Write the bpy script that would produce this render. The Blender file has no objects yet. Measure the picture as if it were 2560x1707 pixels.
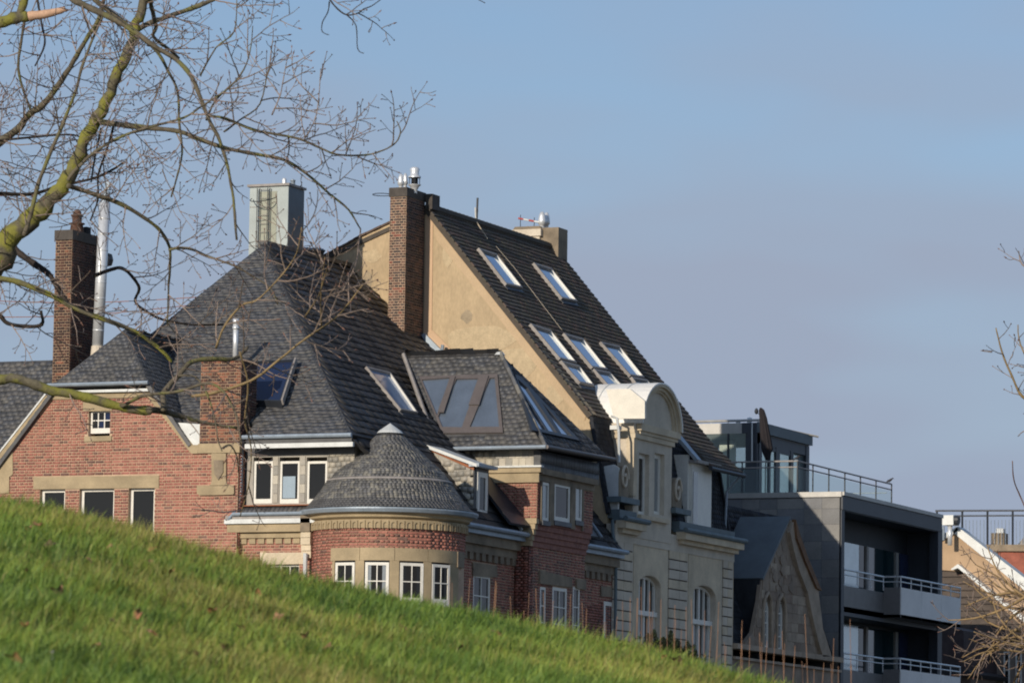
import bpy, math, random
import numpy as np
from mathutils import Vector, Matrix
from mathutils.geometry import tessellate_polygon
random.seed(7); rng = np.random.default_rng(7)
D = bpy.data; S = bpy.context.scene; COL = S.collection
# ------------------------------------------------------------------ camera
FPX = 11900.0
yaw, pitch, roll = math.radians(23.109), math.radians(6.2118), math.radians(0.90)
Fv = np.array([-math.sin(yaw)*math.cos(pitch), math.cos(yaw)*math.cos(pitch), math.sin(pitch)])
R0 = np.array([math.cos(yaw), math.sin(yaw), 0.0]); U0 = np.cross(R0, Fv)
Rv = R0*math.cos(roll)+U0*math.sin(roll); Uv = np.cross(Rv, Fv)
CAM = np.array([0, 0, 1.6])
cd = D.cameras.new('camera'); co = D.objects.new('camera', cd); COL.objects.link(co)
cd.sensor_width = 36; cd.lens = FPX/2560*36; cd.clip_start = 0.5; cd.clip_end = 6000
co.matrix_world = Matrix(((Rv[0], Uv[0], -Fv[0], 0), (Rv[1], Uv[1], -Fv[1], 0), (Rv[2], Uv[2], -Fv[2], 1.6), (0, 0, 0, 1)))
cd.dof.use_dof = True; cd.dof.focus_distance = 95; cd.dof.aperture_fstop = 6.0
S.camera = co
# ------------------------------------------------------------------ light
SUN_EL, SUN_AZ = 18.0, 8.0          # azimuth: degrees the light comes from the left of the house flanks' normal
w = D.worlds.new('World'); S.world = w; w.use_nodes = True
nt = w.node_tree; nt.nodes.clear()
sky = nt.nodes.new('ShaderNodeTexSky'); sky.sky_type = 'NISHITA'; sky.sun_disc = False
sky.sun_elevation = math.radians(SUN_EL); sky.sun_rotation = math.radians(180+SUN_AZ)
sky.air_density = 1.0; sky.dust_density = 0.4; sky.ozone_density = 4.0
bg = nt.nodes.new('ShaderNodeBackground'); bg.inputs['Strength'].default_value = 0.10
wo = nt.nodes.new('ShaderNodeOutputWorld')
# thin high veil of cloud, soft lavender grey, over the whole dome
tc = nt.nodes.new('ShaderNodeTexCoord'); mpw = nt.nodes.new('ShaderNodeMapping'); mpw.inputs['Scale'].default_value = (6.0, 6.0, 22.0); mpw.inputs['Rotation'].default_value = (0, math.radians(7), math.radians(20))
nz = nt.nodes.new('ShaderNodeTexNoise'); nz.inputs['Scale'].default_value = 1.6; nz.inputs['Detail'].default_value = 2.5; nz.inputs['Roughness'].default_value = .45
mrw = nt.nodes.new('ShaderNodeMapRange'); mrw.inputs[1].default_value = .35; mrw.inputs[2].default_value = .65; mrw.inputs[3].default_value = .08; mrw.inputs[4].default_value = .46
mxw = nt.nodes.new('ShaderNodeMix'); mxw.data_type = 'RGBA'; mxw.inputs[7].default_value = (3.15, 3.72, 4.85, 1)
nt.links.new(tc.outputs['Generated'], mpw.inputs[0]); nt.links.new(mpw.outputs[0], nz.inputs[0]); nt.links.new(nz.outputs[0], mrw.inputs[0])
sx = nt.nodes.new('ShaderNodeSeparateXYZ'); nt.links.new(tc.outputs['Generated'], sx.inputs[0])
el = nt.nodes.new('ShaderNodeMapRange'); el.interpolation_type = 'SMOOTHSTEP'; el.inputs[1].default_value = .105; el.inputs[2].default_value = .20; el.inputs[3].default_value = .70; el.inputs[4].default_value = .0
ad = nt.nodes.new('ShaderNodeMath'); ad.operation = 'ADD'; ad.use_clamp = True
nt.links.new(sx.outputs[2], el.inputs[0]); nt.links.new(el.outputs[0], ad.inputs[0]); nt.links.new(mrw.outputs[0], ad.inputs[1]); nt.links.new(ad.outputs[0], mxw.inputs[0]); nt.links.new(sky.outputs[0], mxw.inputs[6])
nt.links.new(mxw.outputs[2], bg.inputs[0]); nt.links.new(bg.outputs[0], wo.inputs[0])
ld = D.lights.new('sun', 'SUN'); lo = D.objects.new('sun', ld); COL.objects.link(lo)
ld.energy = 3.3; ld.angle = math.radians(0.5); ld.color = (1.0, 0.89, 0.75)
e, a = math.radians(SUN_EL), math.radians(SUN_AZ)
sd = Vector((math.sin(a)*math.cos(e), math.cos(a)*math.cos(e), -math.sin(e)))
lo.rotation_euler = sd.to_track_quat('-Z', 'Y').to_euler()
S.view_settings.view_transform = 'Standard'; S.view_settings.look = 'None'
S.view_settings.exposure = 0.10; S.view_settings.gamma = 1.0; S.view_settings.use_curve_mapping = False
S.render.engine = 'CYCLES'; S.cycles.max_bounces = 5; S.cycles.diffuse_bounces = 3; S.cycles.glossy_bounces = 3
S.cycles.transparent_max_bounces = 8; S.cycles.filter_width = 1.9

# ------------------------------------------------------------------ projection helpers: a pixel of the photograph (2560 wide) meets a real plane
def ray(x, y): return Fv*FPX+Rv*(x-1280)-Uv*(y-853.5)
def onX(x, y, X): r = ray(x, y); return CAM+r*((X-CAM[0])/r[0])
def onY(x, y, Y): r = ray(x, y); return CAM+r*((Y-CAM[1])/r[1])
def onD(x, y, d): return CAM+ray(x, y)*(d/FPX)
def onP(x, y, n, d): r = ray(x, y); n = np.array(n, float); return CAM+r*((d-CAM@n)/(r@n))
def proj(P):
    v = np.asarray(P, float)-CAM; z = v@Fv
    return np.stack([1280+FPX*(v@Rv)/z, 853.5-FPX*(v@Uv)/z], -1)

class Fr:
    def __init__(s, o, ex, ey):
        s.o = np.array(o, float); s.ex = np.array(ex, float); s.ex /= np.linalg.norm(s.ex)
        s.ey = np.array(ey, float); s.ey /= np.linalg.norm(s.ey); s.n = np.cross(s.ex, s.ey)
    def P(s, u, v, w=0.0): return s.o+s.ex*u+s.ey*v+s.n*w
    def px(s, x, y, w=0.0):
        p = onP(x, y, s.n, s.n@s.o+w)-s.o; return (p@s.ex, p@s.ey)
    def poly(s, pts, w=0.0): return [s.px(x, y, w) for x, y in pts]
    def uv(s, P): p = np.array(P, float)-s.o; return (p@s.ex, p@s.ey)
def FY(Y): return Fr((0, Y, 0), (1, 0, 0), (0, 0, 1))
def FX(X): return Fr((X, 0, 0), (0, 1, 0), (0, 0, 1))
def FP(pts):
    p = [np.array(q, float) for q in pts]; n = np.cross(p[1]-p[0], p[2]-p[0])
    if n@(CAM-p[0]) < 0 and abs(n[2]) < 1e-6 or n[2] < 0: n = -n
    n /= np.linalg.norm(n); ex = np.cross((0, 0, 1), n); ex /= np.linalg.norm(ex); ey = np.cross(n, ex)
    return Fr(p[0], ex, ey)

# ------------------------------------------------------------------ materials
def srgb(r, g, b):
    f = lambda c: c/12.92 if c <= .04045 else ((c+.055)/1.055)**2.4
    return (f(r/255), f(g/255), f(b/255))
def mat(name, col, rough=.8, var=.25, scale=3.0, col2=None, bump=0.0, bscale=40, metal=0.0, spec=.5, stretch=(1, 1, 1), fine=.12, ior=1.5):
    m = D.materials.new(name); m.use_nodes = True; t = m.node_tree; b = t.nodes['Principled BSDF']
    b.inputs['Roughness'].default_value = rough; b.inputs['Metallic'].default_value = metal
    b.inputs['Specular IOR Level'].default_value = spec; b.inputs['IOR'].default_value = ior
    g = t.nodes.new('ShaderNodeNewGeometry'); mp = t.nodes.new('ShaderNodeMapping'); mp.inputs['Scale'].default_value = stretch
    t.links.new(g.outputs['Position'], mp.inputs[0])
    n = t.nodes.new('ShaderNodeTexNoise'); n.inputs['Scale'].default_value = scale; n.inputs['Detail'].default_value = 5; n.inputs['Roughness'].default_value = .6
    n2 = t.nodes.new('ShaderNodeTexNoise'); n2.inputs['Scale'].default_value = bscale; n2.inputs['Detail'].default_value = 3
    t.links.new(mp.outputs[0], n.inputs[0]); t.links.new(mp.outputs[0], n2.inputs[0])
    r = t.nodes.new('ShaderNodeValToRGB'); r.color_ramp.elements[0].position = .3; r.color_ramp.elements[1].position = .7
    c2 = col2 or tuple(c*(1+var) for c in col)
    r.color_ramp.elements[0].color = (*[c*(1-var) for c in col], 1); r.color_ramp.elements[1].color = (*c2, 1)
    t.links.new(n.outputs[0], r.inputs[0])
    mx = t.nodes.new('ShaderNodeMix'); mx.data_type = 'RGBA'; mx.blend_type = 'MULTIPLY'; mx.inputs[0].default_value = 1.0
    mr = t.nodes.new('ShaderNodeMapRange'); mr.inputs[1].default_value = .3; mr.inputs[2].default_value = .7
    mr.inputs[3].default_value = 1-fine; mr.inputs[4].default_value = 1+fine
    t.links.new(n2.outputs[0], mr.inputs[0]); t.links.new(r.outputs[0], mx.inputs[6]); t.links.new(mr.outputs[0], mx.inputs[7])
    t.links.new(mx.outputs[2], b.inputs['Base Color'])
    if bump:
        bp = t.nodes.new('ShaderNodeBump'); bp.inputs['Strength'].default_value = bump; bp.inputs['Distance'].default_value = .02
        t.links.new(n2.outputs[0], bp.inputs['Height']); t.links.new(bp.outputs[0], b.inputs['Normal'])
    return m
def K(name, r, g, b, k=1.0, **kw): return mat(name, tuple(c*k for c in srgb(r, g, b)), **kw)
BR = [K('brick_red', 159, 102, 87, **dict(var=.3, scale=6, bump=.3)), K('brick_brown', 142, 97, 84, var=.3, scale=6, bump=.3),
      K('brick_rose', 169, 113, 96, var=.25, scale=6, bump=.3), K('brick_dark', 120, 89, 79, var=.3, scale=6, bump=.3)]
OBR = [K('old_brick_sooty', 92, 62, 52, var=.35, scale=5, bump=.4), K('old_brick_dark', 66, 50, 46, var=.35, scale=5, bump=.4),
       K('old_brick_orange', 142, 92, 70, var=.3, scale=5, bump=.4), K('old_brick_umber', 80, 56, 50, var=.35, scale=5, bump=.4)]
CBR = [K('chimney_brick_brown', 106, 80, 68, var=.35, scale=5, bump=.4), K('chimney_brick_dark', 84, 70, 64, var=.35, scale=5, bump=.4),
       K('chimney_brick_red', 130, 78, 64, var=.3, scale=5, bump=.4), K('chimney_brick_black', 66, 58, 56, var=.35, scale=5, bump=.4)]
MORT = K('lime_mortar', 190, 162, 134, var=.2, scale=2.5, bump=.3)
SANDS = K('sandstone', 168, 150, 118, var=.22, scale=1.6, bump=.3)
SANDS2 = K('sooty_sandstone', 134, 120, 100, var=.35, scale=2.2, bump=.4)
LIME = K('grey_limestone', 202, 190, 170, var=.16, scale=1.3, bump=.25)
LIME2 = K('yellowed_limestone', 206, 190, 162, var=.2, scale=1.3, bump=.25)
SL = [K('slate_grey', 88, 87, 86, rough=.6, var=.2, scale=3, bump=.3), K('slate_dark', 80, 80, 80, rough=.55, var=.3, scale=3, bump=.3),
      K('slate_pale', 97, 95, 91, rough=.6, var=.3, scale=3, bump=.3), K('slate_blue', 84, 85, 87, rough=.5, var=.3, scale=3, bump=.3)]
PSL = [K('pale_slate_silver', 176, 168, 152, rough=.55, var=.15, scale=3, bump=.3), K('pale_slate_grey', 160, 154, 142, rough=.55, var=.15, scale=3, bump=.3),
       K('pale_slate_cream', 186, 178, 160, rough=.55, var=.15, scale=3, bump=.3), K('pale_slate_dull', 146, 142, 132, rough=.55, var=.2, scale=3, bump=.3)]
TL = [K('roof_tile_brown', 88, 80, 70, rough=.8, var=.2, scale=4, bump=.4), K('roof_tile_dark', 80, 73, 64, rough=.8, var=.2, scale=4, bump=.4),
      K('roof_tile_mossy', 92, 86, 70, rough=.85, var=.2, scale=4, bump=.4), K('roof_tile_rust', 96, 80, 70, rough=.8, var=.2, scale=4, bump=.4)]
STUC = K('ochre_stucco', 184, 162, 128, var=.17, scale=1.5, bump=.15, bscale=16, fine=.10, stretch=(1, 1, .4))
STUC2 = K('smooth_ochre_render', 193, 168, 134, var=.07, scale=1.2, bump=.2)
STUC3 = K('peach_render', 204, 172, 138, var=.06, scale=1.5, bump=.2)
ZINC = K('zinc', 150, 162, 172, rough=.45, metal=.25, var=.15, scale=4)
ZINCW = K('pale_zinc', 206, 208, 204, rough=.5, metal=.1, var=.1, scale=3)
LEAD = K('lead_flashing', 148, 142, 136, rough=.6, var=.2, scale=4)
STEEL = K('stainless_steel', 222, 224, 224, rough=.35, metal=.4, var=.05, scale=6)
DSTEEL = K('painted_dark_steel', 48, 52, 58, rough=.45, var=.15)
WHITE = K('white_window_paint', 226, 222, 210, rough=.4, var=.05, scale=3)
BROWNF = K('brown_window_metal', 98, 91, 88, rough=.45, var=.12, scale=4)
COPPER = K('weathered_zinc_green', 96, 110, 114, rough=.6, var=.2, scale=4)
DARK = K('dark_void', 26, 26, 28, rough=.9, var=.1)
WOODR = K('red_brown_wood', 150, 92, 58, rough=.7, var=.2)
BLACKB = K('bituminous_black', 44, 44, 46, rough=.7, var=.3, scale=3)
CEMD = K('dark_cement_cap', 78, 72, 66, var=.3, scale=4, bump=.3)
def glass(name, col, rough=.04, ior=1.7):
    m = D.materials.new(name); m.use_nodes = True; b = m.node_tree.nodes['Principled BSDF']
    b.inputs['Base Color'].default_value = (*col, 1); b.inputs['Roughness'].default_value = rough; b.inputs['IOR'].default_value = ior
    return m
GD = glass('dark_window_glass', (.018, .018, .017), .04, 1.45); GC = K('curtained_glass', 156, 160, 160, rough=.15, metal=.35, var=.12, scale=2)
GB = K('sky_reflecting_glass', 176, 192, 208, rough=.06, metal=.9, var=.04); GN = glass('night_blue_glass', (.018, .03, .075), .08, 1.35)
GG = K('milky_roof_glass', 112, 124, 138, rough=.12, metal=.4, var=.15, scale=1.2); GP = K('pale_curtain_glass', 190, 204, 208, rough=.12, metal=.5, var=.06, scale=2)
GBL = K('painted_sky_glass', 118, 148, 182, rough=.12, var=.12, scale=2)  # flat blue base paints the sky's reflection; no blind behind the pane
def clear(name, tint, mixf):
    m = D.materials.new(name); m.use_nodes = True; t = m.node_tree; b = t.nodes['Principled BSDF']; o = t.nodes['Material Output']
    b.inputs['Base Color'].default_value = (*tint, 1); b.inputs['Roughness'].default_value = .03
    tr = t.nodes.new('ShaderNodeBsdfTransparent'); tr.inputs[0].default_value = (.92, .96, .95, 1)
    mx = t.nodes.new('ShaderNodeMixShader'); mx.inputs[0].default_value = mixf
    t.links.new(tr.outputs[0], mx.inputs[1]); t.links.new(b.outputs[0], mx.inputs[2]); t.links.new(mx.outputs[0], o.inputs[0])
    return m
GT = clear('clear_railing_glass', (.6, .68, .68), .08); GT2 = clear('penthouse_glass', (.55, .64, .62), .12)

# ------------------------------------------------------------------ object helpers
def link(o): COL.objects.link(o); return o
def thing(name, label, cat, loc, group=None):
    o = link(D.objects.new(name, None)); o.location = [float(c) for c in loc]; o.empty_display_size = .3
    o['label'] = label; o['category'] = cat
    if group: o['group'] = group
    return o
def setp(o, parent):
    if parent is None: return
    o.parent = parent
    if parent.type == 'EMPTY': o.matrix_parent_inverse = Matrix.Translation(-Vector(parent.location))
class MB:
    def __init__(s): s.v = []; s.f = []; s.m = []
    def add(s, vs, fs, mi=0):
        k = len(s.v); s.v += [tuple(map(float, v)) for v in vs]; s.f += [tuple(i+k for i in f) for f in fs]; s.m += [mi]*len(fs); return s
    def box(s, fr, u0, u1, v0, v1, w0, w1, mi=0):
        c = [fr.P(u, v, w) for w in (w0, w1) for v in (v0, v1) for u in (u0, u1)]
        return s.add(c, [(4, 5, 7, 6), (0, 2, 3, 1), (0, 1, 5, 4), (2, 6, 7, 3), (0, 4, 6, 2), (1, 3, 7, 5)], mi)
    def solid(s, fr, outer, w0, w1, holes=(), mi=0):
        loops = [outer]+list(holes)
        def area(L): return sum(L[i][0]*L[(i+1) % len(L)][1]-L[(i+1) % len(L)][0]*L[i][1] for i in range(len(L)))
        loops = [list(L) if (area(L) > 0) == (i == 0) else list(L)[::-1] for i, L in enumerate(loops)]
        tris = tessellate_polygon([[Vector((u, v, 0)) for u, v in L] for L in loops])
        flat = [p for L in loops for p in L]; n = len(flat)
        vs = [fr.P(u, v, w1) for u, v in flat]+[fr.P(u, v, w0) for u, v in flat]; fs = []
        for t in tris:
            A, B, C_ = (flat[i] for i in t)
            if (B[0]-A[0])*(C_[1]-A[1])-(B[1]-A[1])*(C_[0]-A[0]) < 0: t = (t[0], t[2], t[1])
            fs.append(tuple(t)); fs.append((t[2]+n, t[1]+n, t[0]+n))
        k = 0
        for L in loops:
            for i in range(len(L)):
                j = (i+1) % len(L); fs.append((k+i+n, k+j+n, k+j, k+i))
            k += len(L)
        return s.add(vs, fs, mi)
    def slab(s, pts, th=.12, mi=0):
        fr = FP(pts); return s.solid(fr, [fr.uv(p) for p in pts], -th, 0, (), mi)
    def tube(s, pts, rad, n=8, mi=0, cap=True):
        pts = [np.array(p, float) for p in pts]; rad = [rad]*len(pts) if np.isscalar(rad) else list(rad)
        rings = []; prev = None
        for i, p in enumerate(pts):
            t = pts[min(i+1, len(pts)-1)]-pts[max(i-1, 0)]; t /= max(np.linalg.norm(t), 1e-9)
            r = prev if prev is not None else (np.array([0, 0, 1.]) if abs(t[2]) < .9 else np.array([1., 0, 0]))
            a_ = np.cross(t, r); a_ = np.cross(a_, t); a_ /= max(np.linalg.norm(a_), 1e-9); b_ = np.cross(t, a_); prev = a_
            rings += [p+(a_*math.cos(q)+b_*math.sin(q))*rad[i] for q in [2*math.pi*j/n for j in range(n)]]
        fs = [(i*n+j, i*n+(j+1) % n, (i+1)*n+(j+1) % n, (i+1)*n+j) for i in range(len(pts)-1) for j in range(n)]
        if cap: fs += [tuple(range(n))[::-1], tuple(range((len(pts)-1)*n, len(pts)*n))]
        return s.add(rings, fs, mi)
    def lathe(s, c, prof, n=20, mi=0, a0=0, a1=2*math.pi):
        c = np.array(c, float); full = abs(a1-a0-2*math.pi) < 1e-6; m = n if full else n+1; vs = []
        for r, z in prof: vs += [c+np.array([math.cos(a0+(a1-a0)*j/n)*r, math.sin(a0+(a1-a0)*j/n)*r, z]) for j in range(m)]
        fs = [(i*m+j, i*m+(j+1) % m, (i+1)*m+(j+1) % m, (i+1)*m+j) for i in range(len(prof)-1) for j in range(n)]
        return s.add(vs, fs, mi)
    def build(s, name, mats, parent=None, smooth=False, label=None, kind=None):
        me = D.meshes.new(name); me.from_pydata(s.v, [], s.f)
        for m in (mats if isinstance(mats, (list, tuple)) else [mats]): me.materials.append(m)
        if any(s.m): me.polygons.foreach_set('material_index', s.m)
        if smooth: me.shade_smooth() if hasattr(me, 'shade_smooth') else None
        me.update(); o = link(D.objects.new(name, me)); setp(o, parent)
        if label: o['label'] = label
        if kind: o['kind'] = kind
        return o
def tag(o, label, cat, group=None):
    o['label'] = label; o['category'] = cat
    if group: o['group'] = group
    return o
def rbox(fr, u0, u1, v0, v1): return [(u0, v0), (u1, v0), (u1, v1), (u0, v1)]

# ------------------------------------------------------------------ countable pieces: bricks, slates, tiles
HILLPX = [(-200, 1215), (0, 1243), (100, 1262), (200, 1283), (300, 1306), (381, 1333), (500, 1365), (590, 1391), (762, 1442), (900, 1472), (1088, 1509), (1300, 1553), (1415, 1577), (1600, 1616), (1741, 1647), (1937, 1707), (2200, 1790), (2800, 1960)]
def hill_y(x): return np.interp(x, [p[0] for p in HILLPX], [p[1] for p in HILLPX])
UV = np.array([(-.5, -.5, 0), (.5, -.5, 0), (.5, .5, 0), (-.5, .5, 0), (-.5, -.5, 1), (.5, -.5, 1), (.5, .5, 1), (-.5, .5, 1)], float)
WV = UV.copy(); WV[6:, 2] = .2
UF = [(4, 5, 6, 7), (0, 1, 5, 4), (1, 2, 6, 5), (2, 3, 7, 6), (3, 0, 4, 7)]
class Pieces:
    def __init__(s, root): s.root = root; s.k = {}
    def add(s, kind, par, M, c, mats, shape='b'): s.k.setdefault((kind, shape, tuple(m.name for m in mats)), []).append((par, M, c))
    def finish(s, limit=300):
        byk = {}
        for (kind, shape, mn), L in s.k.items():
            for it in L: byk.setdefault(kind, []).append((shape, mn)+it)
        for kind, L in byk.items():
            Ms = np.array([x[3] for x in L]); cen = Ms[:, :3, 3]
            pc = proj(cen); pu = proj(cen+Ms[:, :3, 0]); pv = proj(cen+Ms[:, :3, 1])
            A = np.abs((pu-pc)[:, 0]*(pv-pc)[:, 1]-(pu-pc)[:, 1]*(pv-pc)[:, 0])
            ok = (pc[:, 0] > 4) & (pc[:, 0] < 2556) & (pc[:, 1] > 4) & (pc[:, 1] < np.minimum(1700, hill_y(pc[:, 0])-12))
            order = np.argsort(-(A*ok)); single = set(order[:limit].tolist()); single = {i for i in single if ok[i]}
            meshes = {}
            for i in single:
                shape, mn, par, M, c = L[i]; key = (shape, mn[c])
                if key not in meshes:
                    me = D.meshes.new(kind); me.from_pydata((UV if shape == 'b' else WV).tolist(), [], UF); me.materials.append(D.materials[mn[c]]); meshes[key] = me
                o = D.objects.new(kind, meshes[key]); COL.objects.link(o); o.parent = par
                if par.type == 'EMPTY': o.matrix_parent_inverse = Matrix.Translation(-Vector(par.location))
                o.matrix_basis = Matrix(M.tolist())
            rest = [i for i in range(len(L)) if i not in single]
            if not rest: continue
            names = sorted({n for x in L for n in x[1]}); idx = {n: j for j, n in enumerate(names)}
            mr = Ms[rest]; sh = np.array([L[i][0] == 'b' for i in rest])
            base = np.where(sh[:, None, None], UV[None], WV[None])
            V = np.einsum('nij,nkj->nki', mr[:, :3, :3], base)+mr[:, None, :3, 3]
            n = len(rest); F = (np.array(UF)[None]+np.arange(n)[:, None, None]*8).reshape(-1)
            me = D.meshes.new(kind+'s'); me.vertices.add(n*8); me.vertices.foreach_set('co', V.reshape(-1))
            me.loops.add(n*20); me.loops.foreach_set('vertex_index', F); me.polygons.add(n*5)
            me.polygons.foreach_set('loop_start', np.arange(n*5)*4); me.polygons.foreach_set('loop_total', np.full(n*5, 4))
            for nm in names: me.materials.append(D.materials[nm])
            me.polygons.foreach_set('material_index', np.repeat([idx[L[i][1][L[i][4]]] for i in rest], 5)); me.update(calc_edges=True)
            o = link(D.objects.new(kind+'_courses', me)); setp(o, s.root); o['kind'] = 'stuff'
def pm(fr, uc, vc, du, dv, w0, th):
    M = np.eye(4); M[:3, 0] = fr.ex*du; M[:3, 1] = fr.ey*dv; M[:3, 2] = fr.n*th; M[:3, 3] = fr.P(uc, vc, w0); return M
def spans(poly, v):
    xs = []
    for i in range(len(poly)):
        (x0, y0), (x1, y1) = poly[i], poly[(i+1) % len(poly)]
        if (y0 > v) != (y1 > v): xs.append(x0+(v-y0)*(x1-x0)/(y1-y0))
    xs.sort(); return [(xs[i], xs[i+1]) for i in range(0, len(xs)-1, 2)]
def minus(iv, hs):
    for a_, b_ in hs:
        out = []
        for c, d in iv:
            if b_ <= c or a_ >= d: out.append((c, d)); continue
            if a_ > c: out.append((c, a_))
            if b_ < d: out.append((b_, d))
        iv = out
    return iv
def lay(pc, kind, par, fr, poly, holes, ch, pw, gap, w0, th, mats, shape='b', header=False, wt=(5, 3, 3, 1), jit=0.0, vmin=None, patch=None):
    v0 = min(p[1] for p in poly) if vmin is None else vmin; v1 = max(p[1] for p in poly); k = 0; v = v0
    while v < v1-ch*.3:
        iv = spans(poly, min(v+ch*.5, v1-1e-4))
        if shape == 'w':
            i0, i1 = spans(poly, v+ch*.08), spans(poly, min(v+ch*.92, v1-1e-4))
            if len(i0) == len(i1) == len(iv): iv = [(max(x[0], y[0]), min(x[1], y[1])) for x, y in zip(i0, i1) if max(x[0], y[0]) < min(x[1], y[1])]
        for h in holes: iv = minus(iv, spans(h, v+ch*.5))
        step = pw*.5 if (header and k % 2) else pw
        for a_, b_ in iv:
            off = (pw*.25 if header else pw*.5) if k % 2 else 0.0
            u = math.floor((a_-off)/step)*step+off
            while u < b_:
                c, d = max(u, a_), min(u+step, b_)
                if d-c > step*.16:
                    ci = random.choices(range(4), wt)[0]
                    if patch: ci = patch(c, v, ci)
                    elif shape == 'w' and random.random() < .65: ci = int(2+1.99*math.sin(c*2.7+v*1.9+2*math.sin(c*1.1-v*3.1))) % 4
                    M = pm(fr, (c+d)/2, v+ch/2, (d-c)-gap, ch-gap+(ch*.12 if shape == 'w' else 0), w0, th*(1+random.uniform(-.08, .08)*(1 if shape == 'w' else 3)))
                    if jit: M[:3, 3] += fr.ey*random.uniform(-jit, jit)*ch+fr.n*0; M[:3, 0] += fr.ey*random.uniform(-jit, jit)*ch*.5
                    pc.add(kind, par, M, ci, mats, shape)
                u += step
        v += ch; k += 1

def window(parent, fr, quad, w, cols, rows, gm, fw=.055, bw=.028, depth=.07, fmat=None, name='window', label=None, botw=None):
    """quad: u0,u1,v0,v1; a frame mesh with its panes as sub-parts"""
    u0, u1, v0, v1 = quad; b = MB(); bot = botw or fw
    iu0, iu1, iv0, iv1 = u0+fw, u1-fw, v0+bot, v1-fw
    holes = []; cw = (iu1-iu0-(cols-1)*bw)/cols; rh = (iv1-iv0-(rows-1)*bw)/rows
    for i in range(cols):
        for j in range(rows):
            a_ = iu0+i*(cw+bw); c = iv0+j*(rh+bw); holes.append((a_, a_+cw, c, c+rh))
    b.solid(fr, rbox(fr, u0, u1, v0, v1), w-depth, w, [rbox(fr, *h) for h in holes])
    o = b.build(name, fmat or WHITE, parent, label=label)
    for i, h in enumerate(holes):
        g = gm[i % len(gm)] if isinstance(gm, (list, tuple)) else gm
        MB().box(fr, h[0]-.008, h[1]+.008, h[2]-.008, h[3]+.008, w-depth*.8, w-depth*.45).build('pane', g, o)
    return o
def polywin(parent, fr, outer, panes, w, depth, gm, fmat, name='window', pd=.6, label=None):
    b = MB().solid(fr, outer, w-depth, w, panes); o = b.build(name, fmat, parent, label=label)
    for i, p in enumerate(panes):
        MB().solid(fr, p, w-depth*.9, w-depth*pd).build('pane', gm[i % len(gm)] if isinstance(gm, (list, tuple)) else gm, o)
    return o
def inset(q, du, dv=None):
    """shrink a 4-gon TL,TR,BR,BL in uv by fractions toward its middle along its own axes (metres)"""
    dv = du if dv is None else dv; q = [np.array(p) for p in q]; TLp, TRp, BRp, BLp = q
    def n(v): return v/np.linalg.norm(v)
    return [tuple(TLp+n(TRp-TLp)*du+n(BLp-TLp)*dv), tuple(TRp+n(TLp-TRp)*du+n(BRp-TRp)*dv), tuple(BRp+n(BLp-BRp)*du+n(TRp-BRp)*dv), tuple(BLp+n(BRp-BLp)*du+n(TLp-BLp)*dv)]
def skylight(parent, fr, pxq, gm=None, fw=.07, label=None):
    q = fr.poly(pxq, .13); b = MB(); inn = inset(q, fw)
    b.solid(fr, q, -.02, .13, [inn])
    ap = [np.array(inset(q, -.05)[3]), np.array(inset(q, -.05)[2])]
    o = b.build('skylight', [LEAD], parent, label=label)
    MB().solid(fr, inn, .02, .065).build('pane', gm or GB, o)
    i1, i2 = np.array(inn[1]), np.array(inn[2]); sh_ = (np.array(inn[0])-i1)/np.linalg.norm(np.array(inn[0])-i1)*.012
    MB().solid(fr, [tuple(i1), tuple(i2), tuple(i2+sh_), tuple(i1+sh_)], .065, .125).build('painted_sunlit_edge', WHITE, o)  # white strip paints sunlight onto the far rail's inner face
    cap = [q[3], q[2], tuple(np.array(q[2])-np.array([0, .14])), tuple(np.array(q[3])-np.array([0, .14]))]
    MB().solid(fr, cap, .03, .06).build('flashing', DSTEEL, o)
    return o
# ================================================================== BRICK HOUSE
Y0, Y1, YT, XF, XB = 112.84, 113.04, 128.0, -51.3, -50.65
bh = thing('brick_house', 'red brick villa with slate roofs and a round corner turret, leftmost house of the row', 'house', (-57, 113, 0))
PC = Pieces(bh)
f0, f1, fx, fb = FY(Y0), FY(Y1), FX(XF), FX(XB)
# ---- gable wing
gp = f0.poly([(124, 996), (366, 990), (372, 996), (482, 1134), (500, 1134), (593, 1134)])
gx1 = f0.px(593, 1300)[0]
gpoly = [(-70, 0.0), (gx1, 0.0), (gx1, gp[5][1]), gp[3], gp[1], gp[0], f0.px(28, 1124), f0.px(-60, 1236), (-70, f0.px(-60, 1236)[1])]
wins = []
for (a_, b_, t) in ((100, 163, 1222.5), (199, 286, 1220.5), (322, 387, 1218.5)):
    u0, v1 = f0.px(a_, t); u1, _ = f0.px(b_, t); wins.append((u0, u1, v1-1.75, v1))
sm = (*[f0.px(222, 1027)[0], f0.px(276, 1027)[0]], f0.px(222, 1092)[1], f0.px(222, 1027)[1])
lint = f0.poly([(84, 1192), (398, 1188), (398, 1219), (84, 1223)])
smt = f0.poly([(208, 1005), (281, 1003), (281, 1027), (208, 1028)]); smb = f0.poly([(212, 1083), (280, 1081), (280, 1102), (212, 1104)])
holes = [rbox(f0, *q) for q in wins]+[rbox(f0, *sm)]
wall = MB().solid(f0, gpoly, -.4, 0, holes).build('wall', MORT, bh, label='red brick gable wall with sandstone dressings')
def gpatch(u, v, ci):
    x = (u*.9+v*1.3); return 2 if (math.sin(x*2.1)+math.sin(u*3.7-v*2.9)) > 1.5 else ci
lay(PC, 'brick', wall, f0, [(max(p[0], -64.2), p[1]) for p in gpoly], holes+[lint, smt, smb], .079, .262, .017, 0.0, .006, BR, header=True, vmin=9.0, patch=gpatch)
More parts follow.
